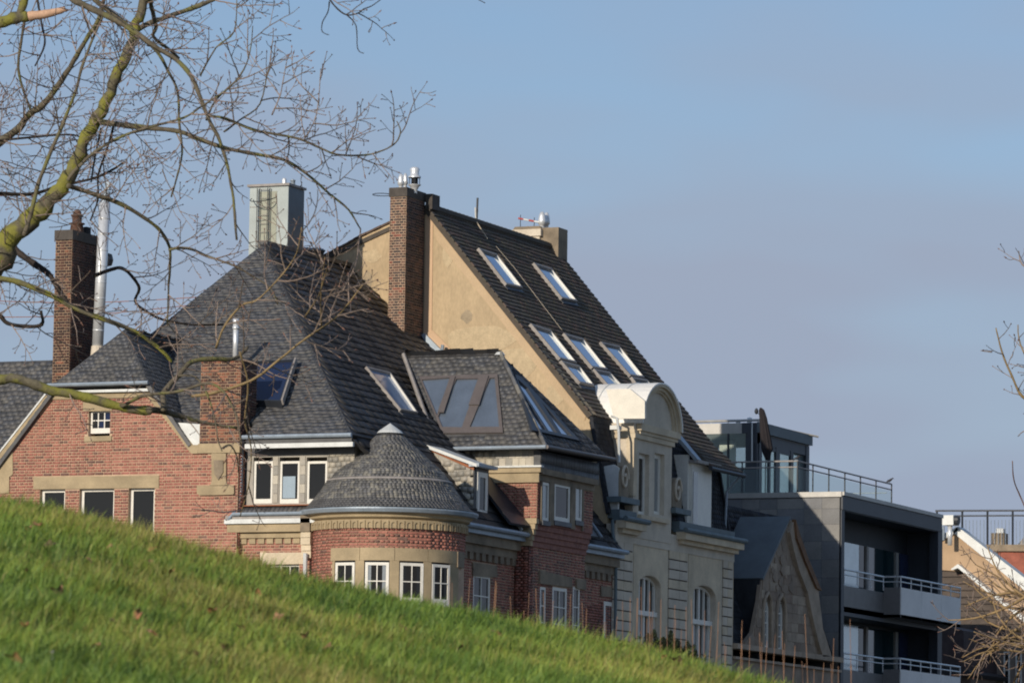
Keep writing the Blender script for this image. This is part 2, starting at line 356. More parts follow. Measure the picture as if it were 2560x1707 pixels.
for nm, q in (('lintel', lint), ('lintel', smt), ('window_sill', smb)):
    MB().solid(f0, q, -.05, .022, [rbox(f0, *sm)] if nm == 'window_sill' and 0 else []).build(nm, SANDS, bh) if nm != 'window_sill' else \
        MB().solid(f0, f0.poly([(212, 1091), (280, 1089), (280, 1102), (212, 1104)]), -.05, .04).build(nm, SANDS, bh)
for q in wins: window(bh, f0, q, -.12, 1, 1, GD, fw=.085, label='white framed window, dark inside, on the gable')
window(bh, f0, (sm[0]+.02, sm[1], sm[2]+.1, sm[3]), -.10, 3, 2, [GD, GD, GN], fw=.05, bw=.03, botw=.14, label='small white six-pane attic window')
# copings and kneelers
def band(fr, p, q, wpx, d=1):
    (a_, b_), (c, e_) = fr.px(*p), fr.px(*q); t = np.array([c-a_, e_-b_]); t /= np.linalg.norm(t); n_ = np.array([t[1], -t[0]])*wpx*d
    return [(a_, b_), (c, e_), (c+n_[0], e_+n_[1]), (a_+n_[0], b_+n_[1])]
MB().solid(f0, band(f0, (-70, 1224), (117, 987), .22), -.4, .05).build('gable_coping', SANDS, bh)
MB().solid(f0, band(f0, (371, 967), (487, 1117), .17), -.4, .05).build('gable_coping', SANDS, bh)
MB().solid(f0, band(f0, (-72, 1220), (115, 984), .045), -.42, .075).build('verge_trim', ZINCW, bh)
MB().solid(f0, band(f0, (373, 962), (478, 1112), .045), -.42, .08).build('verge_trim', ZINCW, bh)
MB().solid(f0, f0.poly([(462, 1112), (498, 1112), (497, 1134), (482, 1134)]), -.3, .07).build('kneeler_stone', SANDS, bh)
MB().solid(f0, f0.poly([(-40, 1195), (33, 1122), (33, 1186), (24, 1192), (24, 1232), (-40, 1236)]), -.05, .03).build('kneeler_stone', SANDS, bh, label='broad sandstone kneeler at the foot of the gable')
MB().solid(f0, f0.poly([(122, 984), (372, 978), (378, 993), (120, 999)]), -.4, .045).build('frieze', SANDS, bh)
MB().solid(f0, f0.poly([(190, 977), (374, 972), (378, 979), (190, 983)]), -.2, .16).build('fascia', ZINCW, bh)
MB().solid(f0, f0.poly([(445, 1056), (500, 1060), (498, 1113), (478, 1113)]), -.8, .0).build('lead_box', ZINCW, bh, label='white metal clad box beside the chimney stack')
# half hip of the wing
zE = 14.10; xl, xr = onY(135, 966, Y0)[0]-.02, onY(374, 961, Y0)[0]+.05; ap = (-60.1, 114.04, 15.75); YV = 117.35
Lo = lambda x: 15.75-1.2*abs(x+60.1)
def roof(name, pts, mats=SL, ch=.2, pw=.24, jit=.22, shape='w', wt=(5, 3, 2, 3), th=.011, label=None, skin=None, root=None, pcs=None, hole=()):
    if mats is SL: ch, pw, th = ch*.82, pw*.85, .008
    o = MB().slab(pts, .1).build(name, skin or mats[1], root or bh, label=label); fr = FP(pts)
    lay(pcs or PC, 'slate' if mats is not TL else 'roof_tile', o, fr, [fr.uv(p) for p in pts], hole, ch, pw, .002, .003, th, mats, shape, wt=wt, jit=jit)
    return o, fr
roof('roof', [(xl, Y0-.15, zE), (xr, Y0-.15, zE), ap], ch=.17, pw=.2, label='small slate half hip over the gable')
ev = 12.45
roof('roof', [ap, (xr, Y0-.15, zE), (-60.1+(15.75-ev)/1.2, Y0-.1, ev), (-60.1+(15.75-ev)/1.2, 115.2, ev), (-60.1, YV, 15.75)], wt=(2, 6, 0, 3))
roof('roof', [ap, (-60.1, YV, 15.75), (-65.2, YV, 15.75-5.1*1.2), (-65.2, Y0-.1, 15.75-5.1*1.2), (xl, Y0-.15, zE)])
g = MB().tube([(xl-.05, Y0-.24, zE+.02), (xr+.03, Y0-.24, zE+.02)], .055, 8); g.build('gutter', ZINC, bh)
# rear roof at the far left
roof('roof', [(-72, 119.2, 12.2), (-62.2, 119.2, 12.2), (-64.9, 122, 15.9), (-72, 122, 15.9)], label='dark slate roof at the far left, behind the gable')
roof('roof', [(-72, 113.4, 8.7), (-62.5, 113.4, 8.7), (-62.5, 119.2, 12.2), (-72, 119.2, 12.2)])
# ---- main hipped roof
A = np.array([-59.99, 122.2, 19.1]); B_ = np.array([-59.99, YT, 19.15]); Hc = (-52.62, 112.72, 12.62); K1 = -52.6; zK = 12.5
fl = (-61.9, 114.9, 14.1)
roof('roof', [(-55.75, 112.72, 12.62), Hc, A, (-61.95, 115.2, 14.3), (-61.95, 113.35, 13.05), (-55.75, 113.35, 13.05)], label='tall grey slate hip facing the park', ch=.21, pw=.27)
LONG = dict(ch=.33, pw=.5, jit=.02, wt=(3, 4, 2, 3), th=.045)
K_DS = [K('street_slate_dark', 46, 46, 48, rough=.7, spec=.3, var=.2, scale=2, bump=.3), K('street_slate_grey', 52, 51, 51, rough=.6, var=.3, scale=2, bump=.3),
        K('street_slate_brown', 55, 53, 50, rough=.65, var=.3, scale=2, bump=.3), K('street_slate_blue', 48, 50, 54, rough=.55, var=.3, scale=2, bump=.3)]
fst0 = FP([Hc, (K1, YT, zK), A])
roof('roof', [Hc, (K1, YT, zK), B_, A], K_DS, label='dark slate slope above the street', hole=[fst0.poly([(918, 917), (976, 932), (1043, 1029), (1004, 1021)], .05)], **LONG)
roof('roof', [(-51.0, 115.6, 10.5), (-51.0, YT, 10.5), (K1, YT, zK), (K1, 112.75, zK)], K_DS, **LONG)
roof('roof', [(-64.5, 128, 14.5), (-61.95, 115.2, 14.3), A, B_], wt=(4, 4, 0, 3))
for k in range(20):
    t0, t1 = k/20, (k+1)/20; p, q = A+(B_-A)*t0, A+(B_-A)*t1
    MB().box(Fr(p, (0, 1, 0), (1, 0, 0)), 0, (q-p)[1]+.02, -.16, .14, -.09-.01*(k % 2), .02).build('ridge_slate', SL[1], bh)
OMORT = K('old_mortar', 160, 136, 110, var=.25, scale=3)
# left tall chimney (front face Y 114.8)
def brick_stack(name, u0, u1, yf, depth, z0, z1, mats, root, pcs, cap=None, w=(4, 4, 1, 3), mo=None):
    fr = FY(yf); fs = FX(u1)
    o = MB().box(fr, u0, u1, z0, z1, -depth, 0).build(name, mo or OMORT, root)
    lay(pcs, 'brick', o, fr, [(u0, z0), (u1, z0), (u1, z1), (u0, z1)], [], .079, .262, .017, 0, .006, mats, header=True, wt=w)
    lay(pcs, 'brick', o, fs, [(yf, z0), (yf+depth, z0), (yf+depth, z1), (yf, z1)], [], .079, .262, .010, 0, .008, mats, header=True, wt=(4, 5, 0, 5))
    if cap: MB().box(fr, u0-.03, u1+.03, z1, z1+cap, -depth-.03, .03).build('chimney_cap', CEMD, o)
    return o
xlc0, xlc1 = onY(139, 620, 114.8)[0], onY(180, 620, 114.8)[0]; zt = onY(150, 600, 114.8)[2]
ch1 = brick_stack('chimney', xlc0, xlc1, 114.8, 1.55, 13.2, zt, OBR, bh, PC, .27, (4, 4, 1, 3))
c1 = np.array([onY(190, 570, 115.4)[0], 115.45, zt+.27])
MB().lathe(c1, [(.2, 0), (.17, .22), (.22, .24), (.22, .27), (.13, .29), (.14, .45), (.17, .46), (.17, .5), (.12, .52), (.11, .6), (.06, .64), (0, .65)], 14).build('chimney_pot', K('clay_pot_brown', 92, 66, 52, var=.3, scale=6), ch1, smooth=True)
MB().lathe(c1+np.array([.0, .55, -.05]), [(.13, 0), (.13, .25), (.16, .26), (0, .3)], 12).build('chimney_pot', BLACKB, ch1)
MB().tube([onX(255, 612, -61.5)+0*Fv for _ in (0,)]+[onX(273, 640, -61.5)], .02, 6).build('bracket', DSTEEL, ch1)
MB().lathe(onY(262, 650, 116.4)-np.array([0, 0, .2]), [(0, .0), (.2, .05), (.24, .2), (.2, .36), (0, .42)], 12).build('flue_cowl', DSTEEL, ch1)
# stainless flue
p0, p1 = onY(244, 868, 115.3), onY(262, 508, 115.3)
fl_ = MB(); n = 9
fl_.tube([p0, p1], .155, 20)
for i in range(1, n): a_ = p0+(p1-p0)*i/n; fl_.tube([a_, a_+(p1-p0)*.008], .160, 20)
fo = fl_.build('steel_flue', STEEL, bh, smooth=True, label='tall shiny stainless flue beside the left chimney')
MB().tube([p1, p1+np.array([.06, 0, .33])], [.12, .10], 14).build('flue_top', ZINC, fo)
MB().box(FY(115.3), p1[0]+.02, p1[0]+.15, p1[2]+.36, p1[2]+.58, -.05, .05).build('sensor_box', ZINC, fo)
MB().lathe(p0-np.array([0, 0, .35]), [(.2, 0), (.17, .38), (0, .4)], 14).build('flue_collar', LIME, fo)
# short steel vent on the front slope
p0 = onY(589, 866, 115.6); p1 = onY(590, 797, 115.6)
v_ = MB().tube([p0-np.array([0, 0, .5]), p1], .075, 12).tube([p0+(p1-p0)*.62, p0+(p1-p0)*.72], .095, 12).tube([p0+(p1-p0)*.8, p1], .085, 12).build('steel_vent', STEEL, bh, smooth=True)
# gable side chimney (front, right end of wing)
zc = f0.px(550, 903)[1]; fc = FY(Y0-.04)
cx0, cx1 = fc.px(501, 1000)[0], fc.px(601, 1000)[0]
ch2 = brick_stack('chimney', cx0, cx1, Y0-.04, .95, f0.px(550, 1109)[1], zc, OBR, bh, PC, .05, (3, 1, 5, 2))
lay(PC, 'brick', wall, fx if 0 else FX(cx1), [(Y0, 8.5), (Y0+.3, 8.5), (Y0+.3, f0.px(550, 1109)[1]), (Y0, f0.px(550, 1109)[1])], [], .079, .262, .017, 0, .006, BR)
for q in ([(496, 1109), (600, 1107), (600, 1131), (496, 1133)], [(530, 1133), (566, 1133), (566, 1205), (572, 1214), (524, 1214), (530, 1205)], [(493, 1214), (586, 1212), (586, 1236), (499, 1238), (493, 1232)]):
    MB().solid(fc, fc.poly(q), -.1, .03).build('carved_stone', SANDS, bh)
sc = fc.poly([(536, 1150), (560, 1150), (560, 1180), (548, 1200), (538, 1185)]); MB().solid(fc, sc, 0, .06).build('carved_shield', SANDS2, bh)
# ---- zinc clad shaft behind the ridge
fd = FY(124.0); sx0, sx1 = fd.px(623, 560)[0], fd.px(719, 560)[0]; sz = fd.px(680, 466)[1]; dp = 1.05
sh = MB().box(fd, sx0, sx1, 17.0, sz, -dp, 0).build('ventilation_shaft', K('shaft_zinc_sheet', 150, 158, 156, rough=.5, metal=.3, var=.12, scale=2), bh, label='tall zinc clad shaft behind the roof ridge')
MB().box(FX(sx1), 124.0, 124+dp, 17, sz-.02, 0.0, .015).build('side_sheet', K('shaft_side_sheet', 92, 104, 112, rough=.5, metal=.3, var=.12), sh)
MB().box(fd, sx0-.06, sx1+.06, sz, sz+.07, -dp-.06, .07).build('shaft_cap', LEAD, sh)
MB().box(fd, sx0+.33, sx1-.36, 17, sz-.15, .0, .012).build('panel', K('cream_sheet', 158, 160, 142, rough=.6, var=.1), sh)
for u in (sx0+.28, sx0+.36, sx0+.62, sx0+.69): MB().tube([fd.P(u, 17.5, .08), fd.P(u, sz-.05, .08)], .014, 6).build('ladder_rail', DSTEEL, sh)
for i in range(12): MB().tube([fd.P(sx0+.36, 18.2+i*.25, .08), fd.P(sx0+.62, 18.2+i*.25, .08)], .009, 5).build('rung', LEAD, sh)
hp = [fd.P(sx0+.49+.38*math.cos(t), sz-.3-.16*math.sin(t)-.05, .08+.45*math.sin(t)) for t in np.linspace(0, math.pi, 13)]
MB().tube(hp, .014, 6).build('cage_hoop', DSTEEL, sh)
MB().lathe(fd.P(sx1-.28, sz+.07, -.3), [(.07, 0), (.07, .16), (.05, .2), (0, .21)], 12).build('flue_top', STEEL, sh, smooth=True)
MB().lathe(fd.P(sx1-.1, sz+.07, -.5), [(.07, 0), (.07, .14), (.09, .15), (0, .2)], 12).build('flue_top', ZINC, sh, smooth=True)
for k in (1, 2, 3): MB().box(fd, sx0+.01, sx0+.32, 17+k*1.15, 17.02+k*1.15, 0, .01).build('seam', LEAD, sh)
# ---- roof window on the front hip: raised sash
ff = FP([(-61.2, 112.72, 12.62), Hc, A])
q = ff.poly([(622, 903), (737, 897), (703, 1002), (622, 1000)], .22); inn = inset(q, .06)
o = MB().solid(ff, q, -.05, .22, [inn]).build('skylight', [DSTEEL], bh, label='propped open roof window with deep blue glass')
MB().solid(ff, inn, .05, .16).build('pane', GN, o)
MB().solid(ff, [q[1], q[2], tuple(np.array(q[2])+[.05, 0]), tuple(np.array(q[1])+[.05, 0])], .1, .26).build('side_rail', LEAD, o)
# ---- block wall beside the turret (plane Y1)
bx0, bx1 = f1.px(596, 1400)[0], f1.px(800, 1400)[0]+.25
zg = f1.px(680, 1300)[1]
bw_ = (f1.px(672, 1412)[0], f1.px(748, 1412)[0], 8.2, f1.px(700, 1410)[1])
wall1 = MB().solid(f1, [(bx0, 0), (bx1, 0), (bx1, zg), (bx0, zg)], -.4, 0, [rbox(f1, *bw_)]).build('wall', MORT, bh)
l1 = f1.poly([(651, 1381), (763, 1380), (763, 1409), (651, 1411)])
lay(PC, 'brick', wall1, f1, [(bx0, 8.5), (bx1, 8.5), (bx1, f1.px(680, 1345)[1]), (bx0, f1.px(680, 1345)[1])], [l1, rbox(f1, *bw_)], .079, .262, .017, 0, .006, BR, header=True)
MB().solid(f1, l1, 0, .025).build('lintel', LIME2, bh)
window(bh, f1, bw_, -.1, 3, 1, GD)
MB().box(f1, bx0-.25, bx1-.25, zg-.32, zg-.08, 0, .22).build('cornice', SANDS, bh)
MB().box(f1, bx0-.02, bx1-.25, zg-.47, zg-.32, 0, .10).build('cornice', SANDS, bh)
for i in range(7): MB().box(f1, bx0+.06+i*.26, bx0+.25+i*.26, zg-.62, zg-.47, 0, .05).build('corbel_stone', SANDS, bh)
MB().box(f1, bx0-.3, bx1-.28, zg-.1, zg+.02, .0, .30).build('fascia', ZINCW, bh)
MB().box(f1, bx0-.28, bx1-.3, zg+.02, zg+.12, .0, .26).build('fascia', LEAD, bh)
MB().tube([f1.P(bx0-.06, zg+.15, .30), f1.P(bx1-.2, zg+.15, .30)], .05, 8).build('gutter', ZINC, bh)
MB().tube([f1.P(bx0-.28, zg-.1, .2), f1.P(bx0-.14, zg+.05, .3), f1.P(bx0+.02, zg+.35, .1), f1.P(bx0+.05, zg+.8, .05), f1.P(bx0+.06, 12.6, .05)], .04, 8).build('downpipe', ZINC, bh)
# quoin pier with consoles
qx0, qx1 = f1.px(762, 1340)[0], f1.px(786, 1340)[0]
for i, (t, b_, wd) in enumerate(((1288, 1330, .34), (1331, 1344, .30), (1345, 1362, .30), (1363, 1377, .26), (1378, 1395, .24))):
    MB().box(f1, qx0, qx1, f1.px(774, b_)[1], f1.px(774, t)[1], 0, wd-.04).build('quoin_stone', SANDS2 if i == 0 else LIME2, bh)
MB().tube([f1.P((qx0+qx1)/2+.03, f1.px(774, 1384)[1], .3), f1.P((qx0+qx1)/2+.04, 8, .3)], .06, 8).build('downpipe', ZINCW, bh)
# slate clad upper storey with three windows
f2 = FY(Y1+.15); ux0, ux1 = f2.px(617, 1180)[0], -52.75
zt2 = 12.42; zb2 = f2.px(700, 1262)[1]
tw = []
for a_, b_ in ((633, 681), (698, 748), (766, 817)): tw.append((f2.px(a_, 1200)[0], f2.px(b_, 1200)[0], f2.px(a_, 1258)[1], f2.px(a_, 1143)[1]))
w2 = MB().solid(f2, [(ux0, zb2), (ux1, zb2), (ux1, zt2), (ux0, zt2)], -.4, 0, [rbox(f2, *t) for t in tw]).build('wall', PSL[1], bh, label='pale slate hung upper wall with three windows')
lay(PC, 'slate', w2, f2, [(tw[2][1]+.02, zb2), (ux1, zb2), (ux1, zt2-.25), (tw[2][1]+.02, zt2-.25)], [], .14, .17, .01, .002, .02, PSL, 'w', jit=.1)
for i in (0, 1):
    for k in range(5):
        h_ = (tw[0][3]-tw[0][2])/5; MB().box(f2, tw[i][1]+.03, tw[i+1][0]-.03, tw[0][2]+k*h_+.01, tw[0][2]+(k+1)*h_, 0, .025).build('slate', PSL[(k+i) % 4], w2)
for i, t in enumerate(tw):
    o = window(bh, f2, (t[0], t[1], t[2], t[3]-.1), -.04, 1, 1, [(GD), GD, GD][i], fw=.065, depth=.09, botw=.12, label=['left window of the slate hung storey', 'middle window with a pale blind half down', 'right window of the slate hung storey'][i])
    if i == 1: MB().box(f2, t[0]+.08, t[1]-.14, t[2]+.14, t[2]+.72, -.075, -.06).build('blind', GP, o)
MB().box(f2, ux0, ux1, zt2-.26, zt2-.01, 0, .03).build('frieze', SL[0], bh)
MB().box(FY(112.72), -55.72, Hc[0]+.05, 12.30, 12.42, -.05, .05).build('fascia', ZINCW, bh)
MB().tube([(-55.78, 112.64, 12.60), (Hc[0]+.02, 112.64, 12.60)], .06, 8).build('gutter', ZINC, bh)
MB().box(FY(112.72), -55.7, Hc[0], 12.42, 12.56, -.05, .02).build('fascia', SL[1], bh)
o = MB().slab([(ux0-.1, Y1-.12, zg+.2), (ux1, Y1-.12, zg+.2), (ux1, Y1+.14, zb2), (ux0, Y1+.14, zb2)], .05).build('slate_skirt', SL[1], bh); frk = FP([(ux0-.1, Y1-.12, zg+.2), (ux1, Y1-.12, zg+.2), (ux1, Y1+.14, zb2)])
lay(PC, 'slate', o, frk, [frk.uv(p) for p in [(ux0-.1, Y1-.12, zg+.2), (ux1, Y1-.12, zg+.2), (ux1, Y1+.14, zb2), (ux0, Y1+.14, zb2)]], [], .3, .13, .012, 0, .02, SL, 'w')
MB().box(FX(ux0), Y1+.15, Y1+1.6, zb2-.3, zt2, -.1, 0).build('wall', SL[1], bh)
MB().box(f1, ux0-.05, ux1, zb2-.03, zb2, -.14, .0).build('window_sill', WOODR, bh)
# ---- turret
TC = np.array([-52.2, 114.2, 0.]); TR = 2.04
def tz(y): return onY(968, y, TC[1]-TR)[2]
ztop, zb, zl = tz(1318), tz(1367), tz(1399)
cyl = MB().lathe(TC, [(TR-.02, 0), (TR-.02, tz(1288)), (0, tz(1288))], 96).build('turret_wall', MORT, bh, label='round brick turret drum')
def ring(name, r0, r1, z0, z1, m, par=bh, n=96): return MB().lathe(TC, [(r0, z0), (r1, z0), (r1, z1), (r0, z1), (r0, z0)], n).build(name, m, par)
# window openings: px centres -> angles on the drum
def ang(x, r=TR):
    d_ = ray(x, 1400)[:2]; d_ = d_/np.linalg.norm(d_); oc = CAM[:2]-TC[:2]; b_ = oc@d_; t = -b_-math.sqrt(max(b_*b_-(oc@oc-r*r), 0)); p = oc+d_*t; return math.atan2(p[1], p[0])
tws = [(ang(838), ang(889)), (ang(911), ang(974)), (ang(998), ang(1059)), (ang(1078), ang(1124))]
def inwin(t): return any(a_-.01 < t < b_+.01 for a_, b_ in tws)
aL = ang(828)
z = 8.4; k = 0
while z < ztop-.03:
    ch = .0786; step = (.262 if k % 2 == 0 else .131)/TR; t = -math.pi*1.02+(k % 2)*.03
    while t < .9:
        tm = t+step/2
        stone = (z+ch/2 < zb and tm > aL)
        if not stone:
            fr = Fr(TC+np.array([math.cos(tm), math.sin(tm), 0])*(TR-.02)*1.0, (-math.sin(tm), math.cos(tm), 0), (0, 0, 1))
            PC.add('brick', cyl, pm(fr, 0, z+ch/2, step*TR-.018, ch-.018, .017, .008), random.choices(range(4), (6, 2, 5, 1))[0], BR)
        t += step
    z += ch; k += 1
def arcseg(name, t0, t1, z0, z1, r0, r1, m, par=bh, n=10, label=None):
    b = MB(); vs = []; n = max(2, int(n))
    for r in (r0, r1):
        for zz in (z0, z1): vs += [TC+np.array([math.cos(t0+(t1-t0)*i/n)*r, math.sin(t0+(t1-t0)*i/n)*r, zz]) for i in range(n+1)]
    m1 = n+1; fs = []
    for i in range(n):
        a0, a1, b0, b1, c0, c1, d0, d1 = i, i+1, m1+i, m1+i+1, 2*m1+i, 2*m1+i+1, 3*m1+i, 3*m1+i+1
        fs += [(c0, c1, d1, d0), (a1, a0, b0, b1), (b0, d0, d1, b1), (a0, a1, c1, c0)]
    fs += [(0, 2*m1, 3*m1, m1), (n, m1+n, 3*m1+n, 2*m1+n)]
    return b.add(vs, fs).build(name, m, par, label=label)
aR = ang(1140)
cuts = [aL, (tws[0][1]+tws[1][0])/2, (tws[1][1]+tws[2][0])/2+.0, (tws[2][1]+tws[3][0])/2, aR]
for i in range(4): arcseg('lintel_stone', cuts[i]+.003, cuts[i+1]-.003, zl, zb, TR-.2, TR+.03, SANDS)
arcseg('lintel_stone', aR, aR+.22, zl-.08, zb, TR-.2, TR+.06, SANDS2)
edges = [aL+.03]+[t for w_ in tws for t in w_]+[aR+.06]
for i in range(5): arcseg('mullion', edges[2*i], edges[2*i+1], 6.5, zl, TR-.2, TR+.02, SANDS)
for i, (t0, t1) in enumerate(tws):
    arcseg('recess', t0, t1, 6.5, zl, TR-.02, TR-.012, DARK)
    g = [GD, GC, GD, GD][i]; tm = (t0+t1)/2; half = (t1-t0)/2*TR
    fr = Fr(TC+np.array([math.cos(tm), math.sin(tm), 0])*(TR-.03), (-math.sin(tm), math.cos(tm), 0), (0, 0, 1))
    window(bh, fr, (-half+.03, half-.01, zl-1.15, zl-.05), .035, 2, 2, g, fw=.075, bw=.028, depth=.05, botw=.2, name='turret_window')
# frieze with little blind arches, cornice, gutter
ring('frieze', TR-.1, TR+.05, ztop, tz(1296), SANDS)
for i in range(64):
    t = -math.pi+i*2*math.pi/64
    if math.sin(t) > .55: continue
    fr = Fr(TC+np.array([math.cos(t), math.sin(t), 0])*(TR+.05), (-math.sin(t), math.cos(t), 0), (0, 0, 1)); r_, c_ = .05, ztop+.1
    outer = [(-.085, ztop-.01), (-.05, ztop-.01)]+[(-.05, c_)]+[(-.05*math.cos(q_), c_+.05*math.sin(q_)) for q_ in np.linspace(.3, math.pi-.3, 6)]+[(.05, c_), (.05, ztop-.01), (.085, ztop-.01), (.085, c_+.1), (-.085, c_+.1)]
    MB().solid(fr, outer, -.03, .03).build('blind_arch', SANDS, bh)
MB().lathe(TC, [(TR, tz(1296)), (TR+.12, tz(1290)), (TR+.13, tz(1285)), (TR+.2, tz(1280)), (TR+.24, tz(1276)), (TR, tz(1276))], 96).build('cornice', SANDS, bh)
zgt = tz(1269)
MB().lathe(TC, [(TR+.18, zgt-.12), (TR+.30, zgt-.10), (TR+.34, zgt-.02), (TR+.34, zgt+.02), (TR+.18, zgt+.02)], 96).build('gutter', ZINC, bh)
# bell roof
zY = lambda y: onY(968, y, TC[1])[2]
prof = [(TR+.22, zgt+.05), (2.12, zY(1267)), (1.97, zY(1250)), (1.81, zY(1229)), (1.68, zY(1210)), (1.62, zY(1204)), (1.48, zY(1184)), (1.14, zY(1156)), (.84, zY(1129)), (.56, zY(1107)), (.33, zY(1088))]
cone = MB().lathe(TC, prof+[(0, 13.0)], 64).build('turret_roof', SL[1], bh, smooth=True, label='bell shaped slate cap of the turret')
MB().lathe(TC, [(.36, 12.76), (.30, 12.83), (0, 13.04)], 20).build('zinc_cap', ZINCW, bh)
PSL2 = [K('turret_slate_grey', 102, 101, 98, rough=.5, var=.35, scale=4, bump=.4), K('turret_slate_dark', 84, 84, 84, rough=.5, var=.3, scale=4, bump=.4), K('turret_slate_lichen', 124, 121, 112, rough=.55, var=.3, scale=4, bump=.4), K('turret_slate_mid', 98, 98, 98, rough=.5, var=.3, scale=4, bump=.4)]
pr = np.array(prof); seg = np.hypot(np.diff(pr[:, 0]), np.diff(pr[:, 1])); cum = np.concatenate([[0], np.cumsum(seg)]); s_ = 0
while s_ < cum[-1]-.10:
    i = min(np.searchsorted(cum, s_+.05, side='right')-1, len(seg)-1); q_ = (s_+.05-cum[i])/seg[i]; r_ = pr[i, 0]+(pr[i+1, 0]-pr[i, 0])*q_; zz = pr[i, 1]+(pr[i+1, 1]-pr[i, 1])*q_
    dr, dz = (pr[i+1]-pr[i])/seg[i]; nn = max(8, int(2*math.pi*r_/.115)); off = random.random()
    for j in range(nn):
        t = 2*math.pi*(j+off)/nn
        if math.sin(t) > .75: continue
        e_ = np.array([math.cos(t), math.sin(t), 0]); fr = Fr(TC+e_*r_+np.array([0, 0, zz]), (-math.sin(t), math.cos(t), 0), e_*dr+np.array([0, 0, dz]))
        c_ = random.choices(range(4), (5, 3, 3, 4))[0]
        if s_ < .25 or 1.05 > s_ > .95: c_ = 1
        M = pm(fr, 0, 0, 2*math.pi*r_/nn-.004, .105, .0, .011*random.uniform(.4, 1.7)); M[:3, 0] += fr.ey*random.uniform(-.02, .02)
        PC.add('slate', cone, M, c_, PSL2, 'w')
    s_ += .082
MB().lathe(TC, [(1.66, zY(1209)), (1.70, zY(1208)), (1.66, zY(1203)), (1.58, zY(1201))], 64).build('lead_roll', LEAD, bh)
# ---- street facade
hx = [(fx.px(1183, 1470)[0], fx.px(1226, 1470)[0], 7.6, fx.px(1205, 1436)[1])]
cn0, cn1 = 120.62, 120.72
zev = 10.2
wf = MB().solid(fx, [(115.3, 0), (YT-.02, 0), (YT-.02, zev), (115.3, zev)], -.4, 0, [rbox(fx, *hx[0]), (rbox(fx, fx.px(1535, 1550)[0], YT-.25, 6, fx.px(1540, 1500)[1]))]).build('wall', MORT, bh)
zc1 = fx.px(1220, 1372)[1]
l2 = fx.poly([(1180, 1405), (1240, 1414), (1240, 1443), (1180, 1438)]); l3 = fx.poly([(1500, 1463), (1528, 1467), (1528, 1492), (1500, 1490)])
lay(PC, 'brick', wf, fx, [(115.3, 7), (YT-.05, 7), (YT-.05, zev-.3), (115.3, zev-.3)], [l2, l3, rbox(fx, *hx[0]), rbox(fx, 120.7, 124.6, 0, 20)], .079, .262, .017, 0, .006, BR, header=True)
for l in (l2, l3): MB().solid(fx, l, 0, .04).build('lintel', SANDS2, bh)
window(bh, fx, hx[0], -.015, 2, 3, GD, fw=.09, bw=.035, label='white casement on the shaded street front')
a_ = fx.px(1508, 1550)[0]; window(bh, fx, (a_, a_+.75, 7, fx.px(1510, 1502)[1]), .02, 1, 1, GC, fw=.12, depth=.05, label='narrow white window beside the pale house')
for (ya, yb) in ((115.6, 120.62), (124.75, YT-.02)):
    MB().box(fx, ya, yb, zev-.14, zev+.12, 0, .2).build('cornice', SANDS2, bh)
    MB().box(fx, ya, yb, zev-.36, zev-.14, 0, .09).build('cornice', SANDS2, bh)
    k = 0
    while ya+.1+k*.42 < yb-.2: MB().box(fx, ya+.1+k*.42, ya+.34+k*.42, zev-.56, zev-.36, 0, .08).build('corbel_stone', SANDS2, bh); k += 1
    MB().box(fx, ya-.1, yb, zev+.12, zev+.24, .0, .34).build('fascia', ZINC, bh)
    MB().tube([fx.P(ya-.2, zev+.30, .42), fx.P(yb+.02, zev+.30, .42)], .07, 8).build('gutter', ZINC, bh)
# ---- bay: lower part, corbel, upper part
fbl = FX(-50.87); yb0, yb1 = 120.62, 124.72
lw = []
for a_, b_ in ((1350, 1364), (1381, 1417), (1432, 1449)): lw.append((fbl.px(a_, 1480)[0], fbl.px(b_, 1480)[0], 7.4, fbl.px(a_, 1466)[1]))
wb = MB().solid(fbl, [(yb0, 0), (yb1, 0), (yb1, 10.2), (yb0, 10.2)], -.45, 0, [rbox(fbl, *q) for q in lw]).build('wall', MORT, bh)
l4 = fbl.poly([(1346, 1424), (1426, 1443), (1426, 1468), (1346, 1458)]); l5 = fbl.poly([(1438, 1446), (1461, 1449), (1461, 1474), (1438, 1470)])
lay(PC, 'brick', wb, fbl, [(yb0, 7), (yb1, 7), (yb1, 10.2), (yb0, 10.2)], [l4, l5]+[rbox(fbl, *q) for q in lw], .079, .262, .017, 0, .006, BR, header=True, wt=(3, 5, 1, 3))
for l in (l4, l5): MB().solid(fbl, l, 0, .06).build('lintel', SANDS2, bh)
for i, q in enumerate(lw): window(bh, fbl, q, .0, 1 if i != 1 else 2, 3, GD, fw=.09 if i == 1 else .07, bw=.03, botw=.3)
MB().box(FY(yb0), -51.3, -50.87, 0, 10.2, -.3, 0).build('wall', MORT, bh)
fs_ = FY(yb0); lay(PC, 'brick', wb, fs_, [(-51.3, 7.5), (-50.87, 7.5), (-50.87, 10.2), (-51.3, 10.2)], [], .079, .262, .017, 0, .006, BR, header=True)
